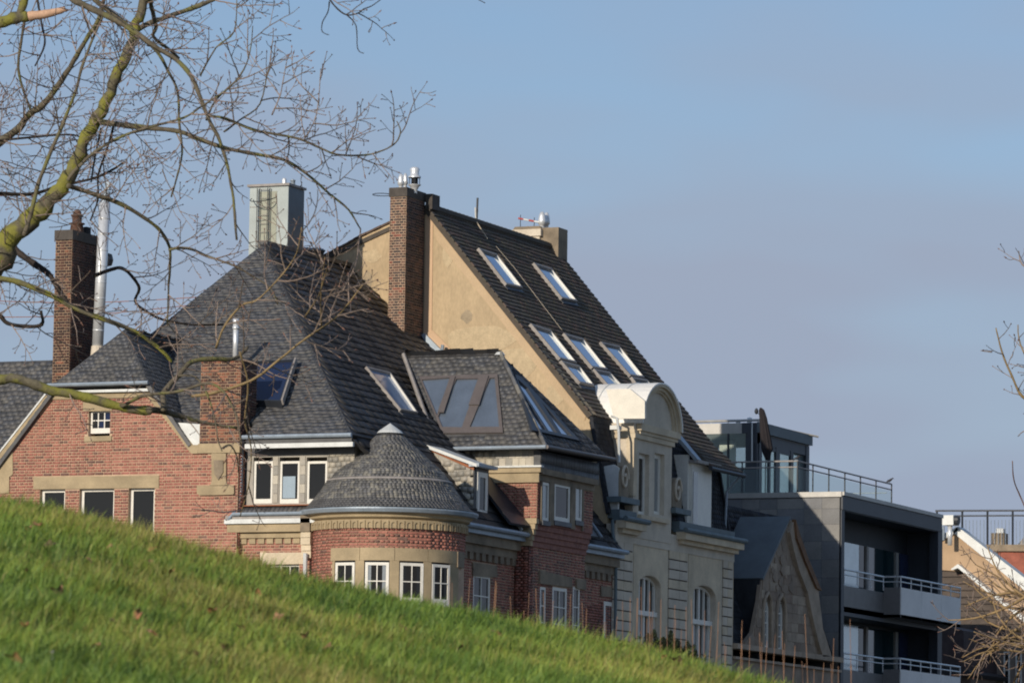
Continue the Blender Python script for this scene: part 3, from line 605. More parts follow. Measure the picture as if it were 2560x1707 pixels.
# corbel zone
zc0, zc1 = 10.2, fs_.px(1320, 1295)[1]
b = MB()
for i in range(5):
    a0 = -50.87+.22*(i+1)/5; h_ = (zc1-zc0)/5; b.box(fs_, -51.35, a0, zc0+i*h_, zc0+(i+1)*h_, -(yb1-yb0), .0)
co_ = b.build('corbel', BR[1], bh)
for i in range(5):
    a0 = -50.87+.22*(i+1)/5; h_ = (zc1-zc0)/5; MB().box(fs_, -51.5, a0+.02, zc0+i*h_+.005, zc0+(i+1)*h_-.005, -.12, .02+.01*i).build('corbel_stone', SANDS, bh)
uw = []
fu = FX(XB)
for a_, b_ in ((1353, 1370), (1383, 1423), (1436, 1453)): uw.append((fu.px(a_, 1250)[0], fu.px(b_, 1250)[0], fu.px(a_, 1299)[1], fu.px(a_, 1204)[1]))
zu1 = 12.40
wu = MB().solid(fu, [(yb0, zc1), (yb1, zc1), (yb1, zu1), (yb0, zu1)], -.4, 0, [rbox(fu, *q) for q in uw]).build('wall', MORT, bh)
lay(PC, 'brick', wu, fu, [(yb0, zc1), (yb1, zc1), (yb1, uw[0][3]), (yb0, uw[0][3])], [rbox(fu, uw[0][0]-.1, uw[2][1]+.1, uw[0][2]-.15, 20)], .079, .262, .017, 0, .006, BR, header=True, wt=(3, 5, 1, 3))
for q in ((uw[0][0]-.12, uw[0][0]), (uw[0][1], uw[1][0]), (uw[1][1], uw[2][0]), (uw[2][1], uw[2][1]+.12)): MB().box(fu, q[0]+.02, q[1]-.02, uw[0][2]-.1, uw[0][3]+.02, -.2, .05).build('mullion', SANDS2, bh)
for q in uw: window(bh, fu, q, .025, 1, 1, GD if q is uw[1] else GC, fw=.11 if q is uw[1] else .075, depth=.07)
for q in uw: MB().box(fu, q[0]-.05, q[1]+.03, q[2]-.14, q[2]-.01, -.1, .08).build('window_sill', SL[3], bh)
MB().box(fu, yb0, yb1, uw[0][3]+.02, zu1-.02, 0, .05).build('entablature', SANDS2, bh)
MB().box(fu, yb0-.0, yb1, zu1-.22, zu1-.06, 0.051, .16).build('cornice', SANDS2, bh)
# lit flank of the bay
MB().box(fs_, -52.9, XB-.0, zc1, zu1+.25, -.35, -.005).build('wall', MORT, bh)
fbk = FY(yb0-.005)
lay(PC, 'brick', wu, fbk, [(-52.9, zc1), (XB, zc1), (XB, 11.95), (-52.9, 11.95)], [], .079, .262, .017, 0, .006, [BR[2], BR[0], BR[2], BR[1]], header=True)
MB().box(fbk, -53.0, XB+.08, 11.95, 12.22, .0, .07).build('cornice', SANDS, bh)
MB().box(fbk, -53.0, XB+.15, 12.22, 12.36, .0, .13).build('cornice', SANDS, bh)
MB().box(fbk, -53.2, XB+.19, 12.36, 12.41, .0, .18).build('lead_strip', ZINCW, bh)
wsl = MB().box(fbk, -53.2, XB+.1, 12.41, 12.84, -.3, .0).build('wall', PSL[1], bh)
lay(PC, 'slate', wsl, fbk, [(-53.2, 12.42), (XB+.1, 12.42), (XB+.1, 12.84), (-53.2, 12.84)], [], .22, .2, .008, 0, .02, PSL, 'w')
fsb = FX(XB+.12); o = MB().box(fsb, yb0-.1, yb1+.1, 12.28, 12.82, -.2, .0).build('slate_band', SL[1], bh)
lay(PC, 'slate', o, fsb, [(yb0-.1, 12.22), (yb1+.1, 12.22), (yb1+.1, 12.8), (yb0-.1, 12.8)], [], .29, .12, .01, 0, .03, [SL[3], SL[1], SL[3], SL[1]], 'w')
# bay roof
T = (-52.68, 122.6, 15.78); TLp = (-55.65, 122.6, 15.78); BLp = (-53.2, 120.2, 12.88); BRp = (-50.25, 120.2, 12.88); BR2 = (-50.25, 125.05, 12.95)
gf = FP([BLp, BRp, T])
roof('roof', [BLp, BRp, T, TLp], label='glazed pyramid roof of the bay', ch=.2, pw=.24, wt=(5, 3, 2, 2), skin=SL[1], hole=[gf.poly([(1049, 944), (1245, 938), (1259, 1084), (1107, 1086)])])
gs = FP([BRp, BR2, T])
roof('roof', [BRp, BR2, T], K_DS, ch=.2, pw=.24, hole=[gs.poly([(1284, 938), (1298, 944), (1446, 1104), (1328, 1078)])])
roof('roof', [BR2, (-53.2, 125.05, 12.95), TLp, T], K_DS, ch=.3, pw=.4)
qs = [[(1056, 952), (1127, 947), (1098, 1025), (1094, 1041)], [(1143, 950), (1199, 949), (1156, 1071), (1107, 1070), (1097, 1044)], [(1226, 948), (1238, 947), (1249, 1070), (1176, 1070)]]
polywin(bh, gf, gf.poly([(1049, 944), (1245, 938), (1259, 1084), (1107, 1086)]), [gf.poly(q) for q in qs], .06, .08, GG, BROWNF, name='skylight', label='slanting brown framed glazing with diagonal bars')
for q in ([(1128, 946), (1141, 946), (1112, 1036), (1098, 1036)], [(1200, 946), (1224, 944), (1200, 1017), (1174, 1017)]): MB().solid(gf, gf.poly(q), .06, .1).build('diagonal_bar', BROWNF, bh)
qs = [[(1290, 950), (1319, 973), (1392, 1085), (1366, 1079)], [(1302, 983), (1311, 995), (1358, 1078), (1336, 1073)], [(1350, 1008), (1362, 1020), (1425, 1094), (1399, 1087)]]
qs = [[(1290, 950), (1315, 972), (1390, 1085), (1368, 1080), (1300, 975)], [(1301, 984), (1362, 1078), (1337, 1073)], [(1351, 1009), (1428, 1094), (1400, 1087)]]
polywin(bh, gs, gs.poly([(1284, 938), (1298, 944), (1446, 1104), (1328, 1078)]), [gs.poly(q) for q in qs], .06, .08, GB, DSTEEL, name='skylight', label='narrow triangular glazing on the street side of the bay roof')
MB().tube([np.array(TLp)+[0, -.03, .05], np.array(BLp)+[-.1, -.5, .05]], .06, 6).build('valley_flashing', LEAD, bh)
MB().tube([np.array(BLp)+[-.2, -.08, .0], np.array(BRp)+[.06, -.08, 0]], .055, 8).build('gutter', ZINC, bh)
MB().tube([np.array(BRp)+[.08, -.08, 0], np.array(BR2)+[.08, .1, 0]], .055, 8).build('gutter', BROWNF, bh)
for i in range(11):
    p, q = np.array(BRp)+(np.array(T)-BRp)*i/11, np.array(BRp)+(np.array(T)-BRp)*(i+.9)/11; MB().tube([p+[0, 0, .02], q+[0, 0, .05]], .07, 5).build('hip_slate', PSL2[i % 4], bh)
MB().lathe(np.array(T), [(.16, -.05), (.1, .03), (0, .06)], 10).build('zinc_cap', ZINCW, bh)
# ---- street slope skylight, small slate dormer
fst = FP([Hc, (K1, YT, zK), A])
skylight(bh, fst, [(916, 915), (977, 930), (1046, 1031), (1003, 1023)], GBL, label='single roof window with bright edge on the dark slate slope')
fdm = FY(118.0); dq = fdm.poly([(1068, 1122), (1184, 1166), (1184, 1286)])
MB().solid(fdm, [dq[0], dq[1], dq[2]], -1.0, 0).build('dormer_cheek', PSL[1], bh, label='pale slate cheek of the little dormer')
ck = D.objects['dormer_cheek']; lay(PC, 'slate', ck, fdm, [(dq[0][0]+.1, dq[0][1]-.08), (dq[1][0], dq[1][1]-.05), dq[2]], [], .15, .2, .01, 0, .018, PSL, 'w', jit=.25)
dz = dq[1][1]; dx = dq[1][0]
MB().solid(fdm, [(dq[0][0]-.1, dq[0][1]+.06), (dx+.14, dz-.02), (dx+.14, dz+.07), (dq[0][0]-.1, dq[0][1]+.15)], -1.1, .12).build('dormer_roof', ZINCW, bh)
MB().solid(fdm, [(dq[0][0]+.1, dq[0][1]-.05), (dx+.02, dz-.10), (dx+.02, dz-.02), (dq[0][0]+.0, dq[0][1]+.04)], -.1, .03).build('bargeboard', WOODR, bh)
fdx = FX(dx); MB().box(fdx, 118.0, 119.0, dq[2][1], dz, -.1, .02).build('dormer_front', SL[1], bh)
window(bh, fdx, (118.17, 118.85, dq[2][1]+.03, dz-.12), .06, 1, 1, GD, fw=.14, depth=.06, label='narrow white dormer window')
MB().box(fdx, 117.9, 119.2, dz, dz+.09, -.1, .2).build('dormer_gutter', ZINC, bh)
MB().tube([(-52.75, 120.3, 12.55), (-50.95, 120.3, 10.62)], .05, 6).build('valley_flashing', ZINCW, bh)
MB().slab([(-50.85, 119.3, 10.75), (-50.8, 120.61, 10.75), (-52.6, 120.61, 12.75), (-52.7, 119.6, 12.65)], .08).build('valley_sheet', DSTEEL, bh)
MB().slab([(-50.9, 124.74, 10.8), (-50.9, 126.2, 10.8), (-52.3, 126.2, 12.6), (-52.3, 124.74, 12.6)], .08).build('valley_sheet', SL[3], bh)
MB().tube([(-52.2, 125.9, 12.55), (-50.85, 125.9, 10.8)], .05, 6).build('valley_flashing', ZINC, bh)
# closing walls out of view
MB().box(FX(-51.8), Y0+.5, YT, 0, 9.9, -12, -10.6).build('wall', MORT, bh)

for i, (pa_, pb_) in enumerate((((-80, 749), (491, 743)), ((-80, 792), (465, 764)))):
    A_, B_w = onY(*pa_, 118.6), onY(*pb_, 118.6); P_ = [A_+(B_w-A_)*t-np.array([0, 0, .12*math.sin(t*math.pi)]) for t in np.linspace(0, 1, 12)]
    tag(MB().tube(P_, .011, 5).build('overhead_wire', WOODR), ['upper thin wire strung past the left chimney to the big slate roof', 'lower thin wire strung past the left chimney to the big slate roof'][i], 'wire', 'wires at the left chimney')
# ================================================================== PALE HOUSE WITH THE BIG TILED ROOF
ph = thing('pale_townhouse', 'cream stone townhouse with an ochre fire wall, steep brown tiled roof and arched dormer', 'house', (-54, 133, 0))
PP = Pieces(ph)
YE = 137.9; XR, ZR = -57.39, 20.80; SLP = 1.178; XG = -51.3
fT = FY(YT); fg = FX(XG)
rz = lambda X: ZR-SLP*(X-XR)
# fire wall
q = fT.poly([(1071, 523), (972, 556), (899, 590), (872, 606), (797, 645), (740, 672)])
fw_pts = [(-66, 0), (XG-.02, 0)]+[fT.px(1520, 1400), fT.px(1514, 1262), fT.px(1512, 1221), fT.px(1497, 1168), fT.px(1486, 1119), fT.px(1473, 1055), fT.px(1481, 1034)]+[fT.px(1071, 524), q[1], q[3], q[5], (-66, q[5][1]-1.6)]
fwo = MB().solid(fT, fw_pts, -.35, 0).build('fire_wall', STUC, ph, label='ochre rendered fire wall rising over the slate roof')
# raised bands
MB().solid(fT, fT.poly([(1078, 532), (1470, 1026), (1462, 1052), (1410, 1000), (1092, 600), (1083, 560)]), 0, .02).build('render_band', STUC2, ph)
MB().solid(fT, fT.poly([(1066, 520), (1078, 532), (1083, 560), (1080, 850), (1060, 840)]), 0, .025).build('render_band', STUC3, ph)
MB().solid(fT, fT.poly([(1062, 836), (1083, 826), (1150, 895), (1120, 905)]), .03, .05).build('render_patch', STUC3, ph)
MB().solid(fT, fT.poly([(1058, 838), (1066, 834), (1108, 876), (1100, 896), (1090, 892)]), .03, .16).build('flashing', ZINC, ph)
MB().tube([onY(1103, 893, YT-.25), onY(1107, 862, YT-.25)], .055, 8).build('vent_pipe', ZINC, ph)
rp_ = random.Random(3)
def blob(cx, cy, rx, ry, n=11): return [(cx+rx*math.cos(t)*rp_.uniform(.75, 1.15), cy+ry*math.sin(t)*rp_.uniform(.75, 1.15)) for t in np.linspace(0, 2*math.pi, n+1)[:-1]]
PAT = [K('stucco_patch_grey', 160, 144, 118, var=.2, scale=5, bump=.3), K('stucco_patch_pale', 190, 170, 136, var=.15, scale=5, bump=.4)]
for cx, cy, rx, ry, m_ in ((1168, 792, 15, 17, 0), (1200, 850, 90, 42, 1), (1290, 905, 60, 40, 1), (1120, 640, 14, 30, 1), (1390, 985, 26, 26, 1), (930, 640, 24, 18, 1), (920, 700, 12, 26, 0)):
    MB().solid(fT, fT.poly(blob(cx, cy, rx, ry)), 0, .006+.002*m_+.0003*(cx % 5)).build('render_patch', PAT[m_], ph)
# main roof, street side
eaveX = -52.05
e0, e1 = (eaveX, YT-.08, rz(eaveX)), (eaveX, YE+.1, rz(eaveX))
rpts = [e0, e1, (XR, YE+.1, ZR), (XR, YT-.08, ZR)]
fr_ = FP(rpts); FRR = fr_
sk = [[(1197, 619), (1242, 634), (1308, 719), (1267, 710)], [(1335, 656), (1379, 670), (1445, 753), (1406, 745)], [(1327, 808), (1377, 824), (1443, 906), (1401, 896)], [(1403, 900), (1449, 913), (1487, 963), (1451, 956)],
      [(1410, 832), (1458, 845), (1520, 923), (1482, 918)], [(1485, 921), (1525, 929), (1566, 972), (1529, 971)], [(1502, 853), (1549, 864), (1612, 943), (1577, 938)], [(1579, 941), (1618, 948), (1650, 985), (1612, 985)]]
holes = [fr_.poly(s_) for s_ in sk]
low = [(eaveX, 135.2, rz(eaveX)), (eaveX, YE+.1, rz(eaveX)), (-51.05, YE+.1, rz(-51.05)+.28), (-51.05, 135.2, rz(-51.05)+.28)]
ro = MB().slab(rpts, .14).build('roof', TL[1], ph, label='steep weathered brown tiled slope')
lay(PP, 'roof_tile', ro, fr_, [fr_.uv(p) for p in rpts], holes, .185, .20, .002, .0, .045, TL, 'w', wt=(5, 5, 2, 1), jit=.06)
ro2 = MB().slab([low[0], low[3], low[2], low[1]], .1).build('roof', TL[1], ph); frl = FP(low)
lay(PP, 'roof_tile', ro2, frl, [frl.uv(p) for p in low], [], .185, .20, .002, .0, .045, TL, 'w', wt=(5, 5, 2, 1), jit=.06)
# park side slope behind the ridge, gentle
MB().slab([(-66, YT-.05, q[5][1]-1.7), (-66, YE, q[5][1]-1.7), (XR, YE, ZR-.02), (XR, YT-.05, ZR-.02)], .12).build('roof', TL[1], ph)
vt = [(1071, 522)]+[(972, 555), (899, 589), (872, 605), (797, 644)]
vq = [fT.px(*p) for p in vt]
for i in range(len(vq)-1):
    n = 4
    for k in range(n):
        p = np.array(vq[i])+(np.array(vq[i+1])-np.array(vq[i]))*k/n; r = np.array(vq[i])+(np.array(vq[i+1])-np.array(vq[i]))*(k+1)/n
        MB().solid(fT, [tuple(p), tuple(r), (r[0], r[1]-.06), (p[0], p[1]-.06)], -.5, .06+.02*(k % 2)).build('verge_tile', TL[3], ph)
# ragged verge tiles on the steep side
k = 0; X = XR
while X < eaveX-.05:
    MB().box(Fr((X, YT-.08, rz(X)), (0, 1, 0), FRR.ey*-1), -.07, .1, 0, .15, -.045-.012*(k % 2), -.015).build('verge_tile', TL[k % 4], ph) if k % 1 == 0 else None
    X += .15*.65*1.35; k += 1
for k in range(34):
    y0 = YT-.05+k*.295; MB().tube([(XR, y0, ZR+.02), (XR, y0+.31, ZR+.035)], [.12, .135], 7).build('ridge_tile', TL[1], ph)
for i, s_ in enumerate(sk):
    skylight(ph, fr_, s_, label=['upper left roof window high under the ridge', 'upper right roof window high under the ridge', 'leftmost lower roof window, top sash', 'leftmost lower roof window, bottom sash', 'middle lower roof window, top sash', 'middle lower roof window, bottom sash', 'right lower roof window, top sash', 'right lower roof window, bottom sash behind the arch'][i])
# step rail, rod and lightning wire
MB().tube([fr_.P(*fr_.px(1181, 554), .1), fr_.P(*fr_.px(1213, 603), .1)], .018, 5).build('roof_pole', K('bleached_wood', 186, 172, 150, var=.2), ph)
MB().tube([fr_.P(*fr_.px(x, y), .085) for x, y in ((1235, 620), (1280, 673), (1322, 728), (1360, 778), (1400, 830))], .006, 4).build('lightning_wire', LIME, ph)
MB().tube([(XR, 131.6, ZR+.05), (XR+.02, 131.6, ZR+.8)], .035, 6).tube([(XR+.03, 131.6, ZR+.35), (XR+.02, 131.6, ZR+.78)], .02, 5).build('antenna_mast', DSTEEL, ph)
MB().tube([(XR, 131.55, ZR+.05), (XR-.03, 131.55, ZR+.5)], .02, 5).build('antenna_cable', WHITE, ph)
# brick chimney in front of the fire wall
cu1 = -57.5; cyf = 126.65; cu0 = onY(976, 471, cyf)[0]; ctop = onY(990, 492, cyf)[2]
ch3 = brick_stack('chimney', cu0, cu1, cyf, YT-cyf-.02, 16.0, ctop, CBR, ph, PP, .27, (6, 4, .5, 2), MORT)
MB().box(FY(YT-.1), -57.42, -57.2, onY(1066, 525, YT)[2], onY(1066, 487, YT)[2], -.5, .05).build('chimney_shoulder', CEMD, ch3)
def cowl(base, h, r, par, m=STEEL):
    return MB().lathe(base, [(r*.62, 0), (r*.62, h*.18), (r*.95, h*.22), (r, h*.42), (r*.8, h*.75), (r*.45, h*.96), (0, h)], 16).build('chimney_cowl', m, par, smooth=True)
cowl(onY(1002, 470, 126.9), .42, .1, ch3); cowl(onY(1013, 468, 127.4), .42, .085, ch3)
cb = onY(1036, 480, 127.2)
vc = MB().lathe(cb, [(.08, -.05), (.09, .06), (.14, .16), (.2, .2), (.2, .21), (.0, .21)], 16).lathe(cb+[0, 0, .46], [(.19, -.04), (.19, 0), (.13, .04), (.13, .14), (.15, .22), (.1, .27), (0, .29)], 16).build('vent_cowl', STEEL, ch3, smooth=True)
for k in range(4): MB().tube([cb+[.15*math.cos(k*1.57+.5), .15*math.sin(k*1.57+.5), .2], cb+[.15*math.cos(k*1.57+.5), .15*math.sin(k*1.57+.5), .45]], .012, 5).build('cowl_post', DSTEEL, vc)
MB().lathe(cb+[0, 0, .24], [(.1, 0), (.1, .2)], 10).build('cowl_core', DARK, vc)
hc = onY(955, 487, 127.0); MB().tube([(cu0, 127.0, hc[2]), (cu0-.1, 126.95, hc[2])]+[hc+np.array([.28*math.cos(t), .28*math.sin(t), 0]) for t in np.linspace(.3, 2*math.pi-.3, 16)]+[(cu0, 127.1, hc[2])], .013, 5).build('iron_hoop', DSTEEL, ch3)
# far chimney on the ridge end
fc2 = FY(137.6); a0 = onX(1300, 640, -58.6); 
y_ = 137.2; u0, u1 = onY(1281, 600, y_)[0], onY(1378, 600, y_)[0]; zt2_ = onY(1320, 566, y_)[2]
chf = MB().box(FY(y_), u0+.06, u1-.4, 19.3, zt2_-.32, -.7, 0).build('chimney', LIME, ph, label='pale rendered chimney at the far end of the ridge')
MB().box(FY(y_), u0, u1-.34, zt2_-.32, zt2_-.1, -.76, .06).build('chimney_cap', LIME, chf)
MB().solid(FY(y_), [(u0, zt2_-.1), (u1-.34, zt2_-.1), (u1-.42, zt2_), (u0+.08, zt2_)], -.7, .0).build('chimney_cap', SANDS2, chf)
u2 = onY(1393, 600, y_)[0]
MB().box(FY(y_+.1), u1-.4, u2, 19.3, zt2_-.05, -.75, 0).build('chimney_side', SANDS2, chf)
cowl(onY(1355, 570, y_+.3), .52, .13, chf); cowl(onY(1366, 570, y_+.6), .5, .11, chf)
RED = K('red_paint', 176, 60, 52, rough=.5, var=.1)
pa, pb_ = onY(1296, 546, y_+.2), onY(1349, 556, y_+.2)
for k in range(4): MB().tube([pa+(pb_-pa)*k/4, pa+(pb_-pa)*(k+.97)/4], .03, 6).build('warning_rail', RED if k % 2 == 0 else ZINCW, chf)
for t in (.1, .75): p_ = pa+(pb_-pa)*t; MB().tube([p_+[0, 0, .12], p_-[0, 0, .35]], .012, 5).build('rail_post', DSTEEL, chf)
# ---- facade
ztc = fg.px(1700, 1300)[1]
aw = []
for a_, b_, t, s_ in ((1596, 1651, 1437, 1468), (1732, 1788, 1462, 1492)):
    u0_, u1_ = fg.px(a_, s_-6)[0], fg.px(b_, s_+4)[0]; zs = fg.px(b_, s_+3)[1]; r = (u1_-u0_)/2; zt_ = fg.px((a_+b_)/2-3, t+1)[1]; aw.append((u0_, u1_, zs, zt_-zs, 6.5))
def arch(u0_, u1_, zs, h, zb_, n=14, ins=0.0):
    c = (u0_+u1_)/2; r = (u1_-u0_)/2-ins
    return [(c-r, zb_), (c+r, zb_)]+[(c+r*math.cos(t), zs+(h-ins)*math.sin(t)) for t in np.linspace(0, math.pi, n)]
yA0, yA1, yA2 = YT, fg.px(1583, 1300)[0], fg.px(1678, 1350)[0]
topc = 11.35
wfg = MB().solid(fg, [(YT, 0), (YE, 0), (YE, topc), (YT, topc)], -.45, 0, [arch(*q_) for q_ in aw]).build('wall', LIME, ph, label='cream stone street front in the shade')
for i, q_ in enumerate(aw):
    u0_, u1_, zs, h, zb_ = q_; c = (u0_+u1_)/2; panes = []; ins = .09
    rr = (u1_-u0_)/2-ins; trz = zs-.78
    def archpane(a0, a1):
        xs = np.linspace(a0, a1, 6); top = [(x, zs+(h-ins)*math.sqrt(max(0, 1-((x-c)/rr)**2))) for x in xs[::-1]]
        return [(a0, trz+.08), (a1, trz+.08)]+top
    for a0, a1 in ((c-rr+.03, c-rr*.5-.03), (c-rr*.5+.03, c-.06), (c+.06, c+rr*.5-.03), (c+rr*.5+.03, c+rr-.03)): panes.append(archpane(a0, a1)); panes.append(rbox(fg, a0, a1, 7.0, trz-.08))
    polywin(ph, fg, arch(u0_, u1_, zs, h, zb_, ins=.012), panes, -.16, .1, [GC, GC, GD, GC, GD, GD, GD, GC], WHITE, label=['arched white window left of the wall pilaster', 'arched white window at the right of the cream front'][i])
    MB().box(fg, u0_+.02, u1_-.02, trz-.07, trz+.07, -.16, -.08).build('transom', WHITE, ph)
# quoin blocks: dark joints are a darker backing seen between raised stones
def quoins(xa, xb, xm, ytop, y0px, n, dpx):
    ua, ub = fg.px(xa, y0px)[0], fg.px(xb, y0px)[0]; um = fg.px(xm, y0px)[0]; z = fg.px(xa, y0px)[1]; dz = .293
    MB().box(fg, ua, ub, z-n*dz, z, -.003, .004).build('joint_backing', K('dark_joint_mortar', 92, 84, 74), ph)
    for k in range(n):
        for (p_, r_) in ((ua, um), (um, ub)): MB().box(fg, p_+.012, r_-.012, z-(k+1)*dz+.02, z-k*dz-.02, -.005, .035).build('quoin_stone', LIME if (k+len(str(p_))) % 3 else LIME2, ph)
    return z
quoins(1531, 1581, 1558, 0, 1345, 12, 27); quoins(1671, 1718, 1697, 0, 1372, 14, 27); quoins(1806, 1831, 1818, 0, 1396, 12, 27)
for (xa, xb, yt) in ((1583, 1670, 1352), (1720, 1804, 1382)):
    ua, ub = fg.px(xa, yt)[0], fg.px(xb, yt)[0]; z = fg.px(xa, yt)[1]; q_ = aw[0] if xa < 1600 else aw[1]
    MB().solid(fg, [(ua+.03, 6.5), (ub-.03, 6.5), (ub-.03, z-.02), (ua+.03, z-.02)], -.004, .015, [arch(q_[0]-.02, q_[1]+.02, q_[2], q_[3]+.02, 6.6)]).build('wall_panel', LIME2, ph)
MB().box(fg, YT, YE, topc-.5, topc, 0, .04).build('frieze', LIME, ph)
# cornices left and right of the central gable
for (ya, yb_) in ((YT+.1, fg.px(1592, 1290)[0]), (fg.px(1690, 1310)[0], YE+.12)):
    MB().box(fg, ya, yb_, topc-.12, topc+.1, 0, .32).build('cornice', LIME2, ph); MB().box(fg, ya+.1, yb_-.1, topc-.25, topc-.12, 0, .18).build('cornice', LIME2, ph)
    MB().tube([fg.P(ya-.1, topc+.15, .35), fg.P(yb_+.1, topc+.15, .35)], .08, 8).build('gutter', COPPER, ph)
    MB().box(fg, ya, yb_, topc+.1, topc+.17, -.1, .33).build('cornice_sheet', COPPER, ph)
    MB().box(fg, ya, yb_-.3, topc+.17, topc+.42, -.3, .12).build('parapet_sheet', COPPER, ph)
MB().tube([fT.P(XG-.02, topc+.1, .1), fT.P(XG+.0, topc-.3, .12), fT.P(XG+.12, topc-.75, .14), fT.P(XG+.12, 8, .14)], .05, 8).build('downpipe', COPPER, ph)
# mansard parts, slate
K_MS = [K('mansard_slate_black', 46, 48, 52, rough=.8, spec=.15, var=.3), K('mansard_slate_dark', 54, 56, 60, rough=.8, spec=.15, var=.3), K('mansard_slate_mid', 62, 63, 66, rough=.8, spec=.15, var=.3), K('mansard_slate_night', 50, 54, 62, rough=.8, spec=.15, var=.3)]
mt = rz(eaveX)-.02; mp = [(-51.45, YT-.06, topc+.3), (-51.45, YE, topc+.3), (-52.02, YE, mt), (-52.02, YT-.06, mt)]
o = MB().slab(mp, .1).build('mansard_slope', K_MS[1], ph); frm = FP(mp)
lay(PP, 'slate', o, frm, [frm.uv(p) for p in mp], [], .16, .2, .003, 0, .012, K_MS, 'w', jit=.05)
MB().solid(FY(YE), [(-52.1, 9), (-51.4, 9), (-51.4, topc+.3), (-51.75, 13.6), (-52.1, 14.2)], -.1, 0).build('wall', K_MS[1], ph)
MB().solid(FY(YE-.0), [(-64, 0), (XG-.02, 0), (XG-.02, topc-.1), (-52.3, topc), (-52.3, mt-.3), (XR, ZR-.2), (-64, 16)], -.1, .2).build('wall', STUC, ph)
# ---- central stone gable with round arched pediment
GX = XG+.06; fq = FX(GX); gy0, gy1 = fq.px(1583, 1200)[0], fq.px(1679, 1200)[0]; gz1 = fq.px(1600, 1060)[1]
wn = []
for a_, b_ in ((1597, 1623), (1636, 1661)): wn.append((fq.px(a_, 1200)[0], fq.px(b_, 1200)[0], fq.px(a_, 1284)[1], fq.px(a_, 1131)[1]))
gb = MB().solid(fq, [(gy0, topc-.3), (gy1, topc-.3), (gy1, gz1), (gy0, gz1)], -1.3, 0, [rbox(fq, *q_) for q_ in wn]).build('gable_wall', LIME, ph, label='cream stone gable with two slender windows')
for i, q_ in enumerate(wn):
    window(ph, fq, (q_[0]+.0, q_[1], q_[2]-.02, q_[3]), -.14, 1, 1, [GD, GC][i], fw=.13, depth=.08, name='window', label=['left slender window of the cream gable', 'right slender window of the cream gable'][i])
zb1 = fq.px(1583, 1088)[1]
MB().box(fq, gy0-.06, gy1+.06, zb1-.07, zb1+.07, -1.0, .07).build('string_course', LIME2, ph)
MB().box(fq, gy0-.04, gy1+.04, gz1-.3, gz1-.2, -.9, .04).build('string_course', LIME2, ph)
MB().box(fq, gy0-.05, gy0+.22, topc+.9, gz1-.4, -.2, .03).build('pilaster', LIME2, ph)
pw0 = fq.px(1552, 1200)[0]
MB().box(FY(gy0), XG-1.0, XG-.62, topc+1.2, gz1-.1, -.3, .02).build('pilaster', LIME2, ph)
px0, px1 = fq.px(1593, 1045)[0]-.05, gy1+.32; cc = (px0+px1)/2; rp = (px1-px0)/2; zpb = gz1; hp_ = fq.px(1650, 962)[1]-zpb
def semi(r, h, n=20, z0=0.0): return [(cc+r*math.cos(t), zpb+z0+h*math.sin(t)) for t in np.linspace(0, math.pi, n)]
MB().box(fq, px0, px1, zpb-.2, zpb, -1.2, .16).build('cornice', LIME2, ph)
MB().box(fq, px0+.08, px1-.08, zpb-.3, zpb-.2, -1.2, .10).build('cornice', LIME2, ph)
MB().solid(fq, semi(rp-.2, hp_-.2)[::1], -.8, .0).build('tympanum', LIME, ph)
for (r1_, r2_, w_) in ((rp, rp-.12, .20), (rp-.12, rp-.24, .12), (rp-.24, rp-.32, .06)):
    MB().solid(fq, semi(r1_, hp_*r1_/rp, z0=.002)+semi(r2_, hp_*r2_/rp, z0=.002)[::-1], -.6, w_).build('arch_moulding', LIME2, ph)
b = MB(); nn = 20; arc = semi(rp+.03, hp_+.03, nn); vs = [fq.P(u, v, .22) for u, v in arc]+[fq.P(u, v, -2.6) for u, v in arc]
arc2 = semi(rp-.02, hp_-.02, nn); vs += [fq.P(u, v, .22) for u, v in arc2]+[fq.P(u, v, -2.6) for u, v in arc2]
fs = [(i, i+1, nn+i+1, nn+i) for i in range(nn-1)]+[(2*nn+i+1, 2*nn+i, 3*nn+i, 3*nn+i+1) for i in range(nn-1)]+[(i+1, i, 2*nn+i, 2*nn+i+1) for i in range(nn-1)]
b.add(vs, fs).build('barrel_roof', K('white_sheet_metal', 240, 238, 230, rough=.45, var=.06, scale=2), ph, smooth=False, label='white sheet metal barrel roof of the arched gable')
for dw in (-.55, -1.3):
    MB().solid(fq, semi(rp+.05, hp_+.05, nn)+semi(rp+.02, hp_+.02, nn)[::-1], dw-.03, dw).build('standing_seam', ZINCW, ph)
MB().slab([fq.P(px0-.02, zpb-.02, -.2), fq.P(px0-.02, zpb+.0, -1.9), fq.P(px0-.7, zpb+.78, -1.95), fq.P(px0+.25, zpb+.8, -1.3)], .05).build('barrel_roof', ZINCW, ph) if 0 else None
lf = [onY(1515, 973, 128.45), onY(1572, 972, 128.9), onY(1600, 1010, 128.75), onY(1547, 1046, 128.7), onY(1535, 1040, 128.6)]
MB().solid(FY(128.75), FY(128.75).poly([(1515, 973), (1575, 972), (1612, 1002), (1612, 1046), (1545, 1046), (1533, 1038)]), -.12, 0).build('lead_saddle', K('cream_sheet_metal', 226, 220, 204, rough=.5, var=.1, scale=3), ph)
MB().tube([onY(1529, 1040, 128.7), onY(1542, 1045, 128.6), onY(1547, 1080, 128.5), onY(1548, 1155, 128.5)], .04, 6).build('downpipe', ZINCW, ph)
MB().box(FY(128.62), onY(1525, 1046, 128.62)[0], onY(1545, 1046, 128.62)[0], gz1-.25, gz1-.13, -.3, .0).build('zinc_ledge', ZINCW, ph)
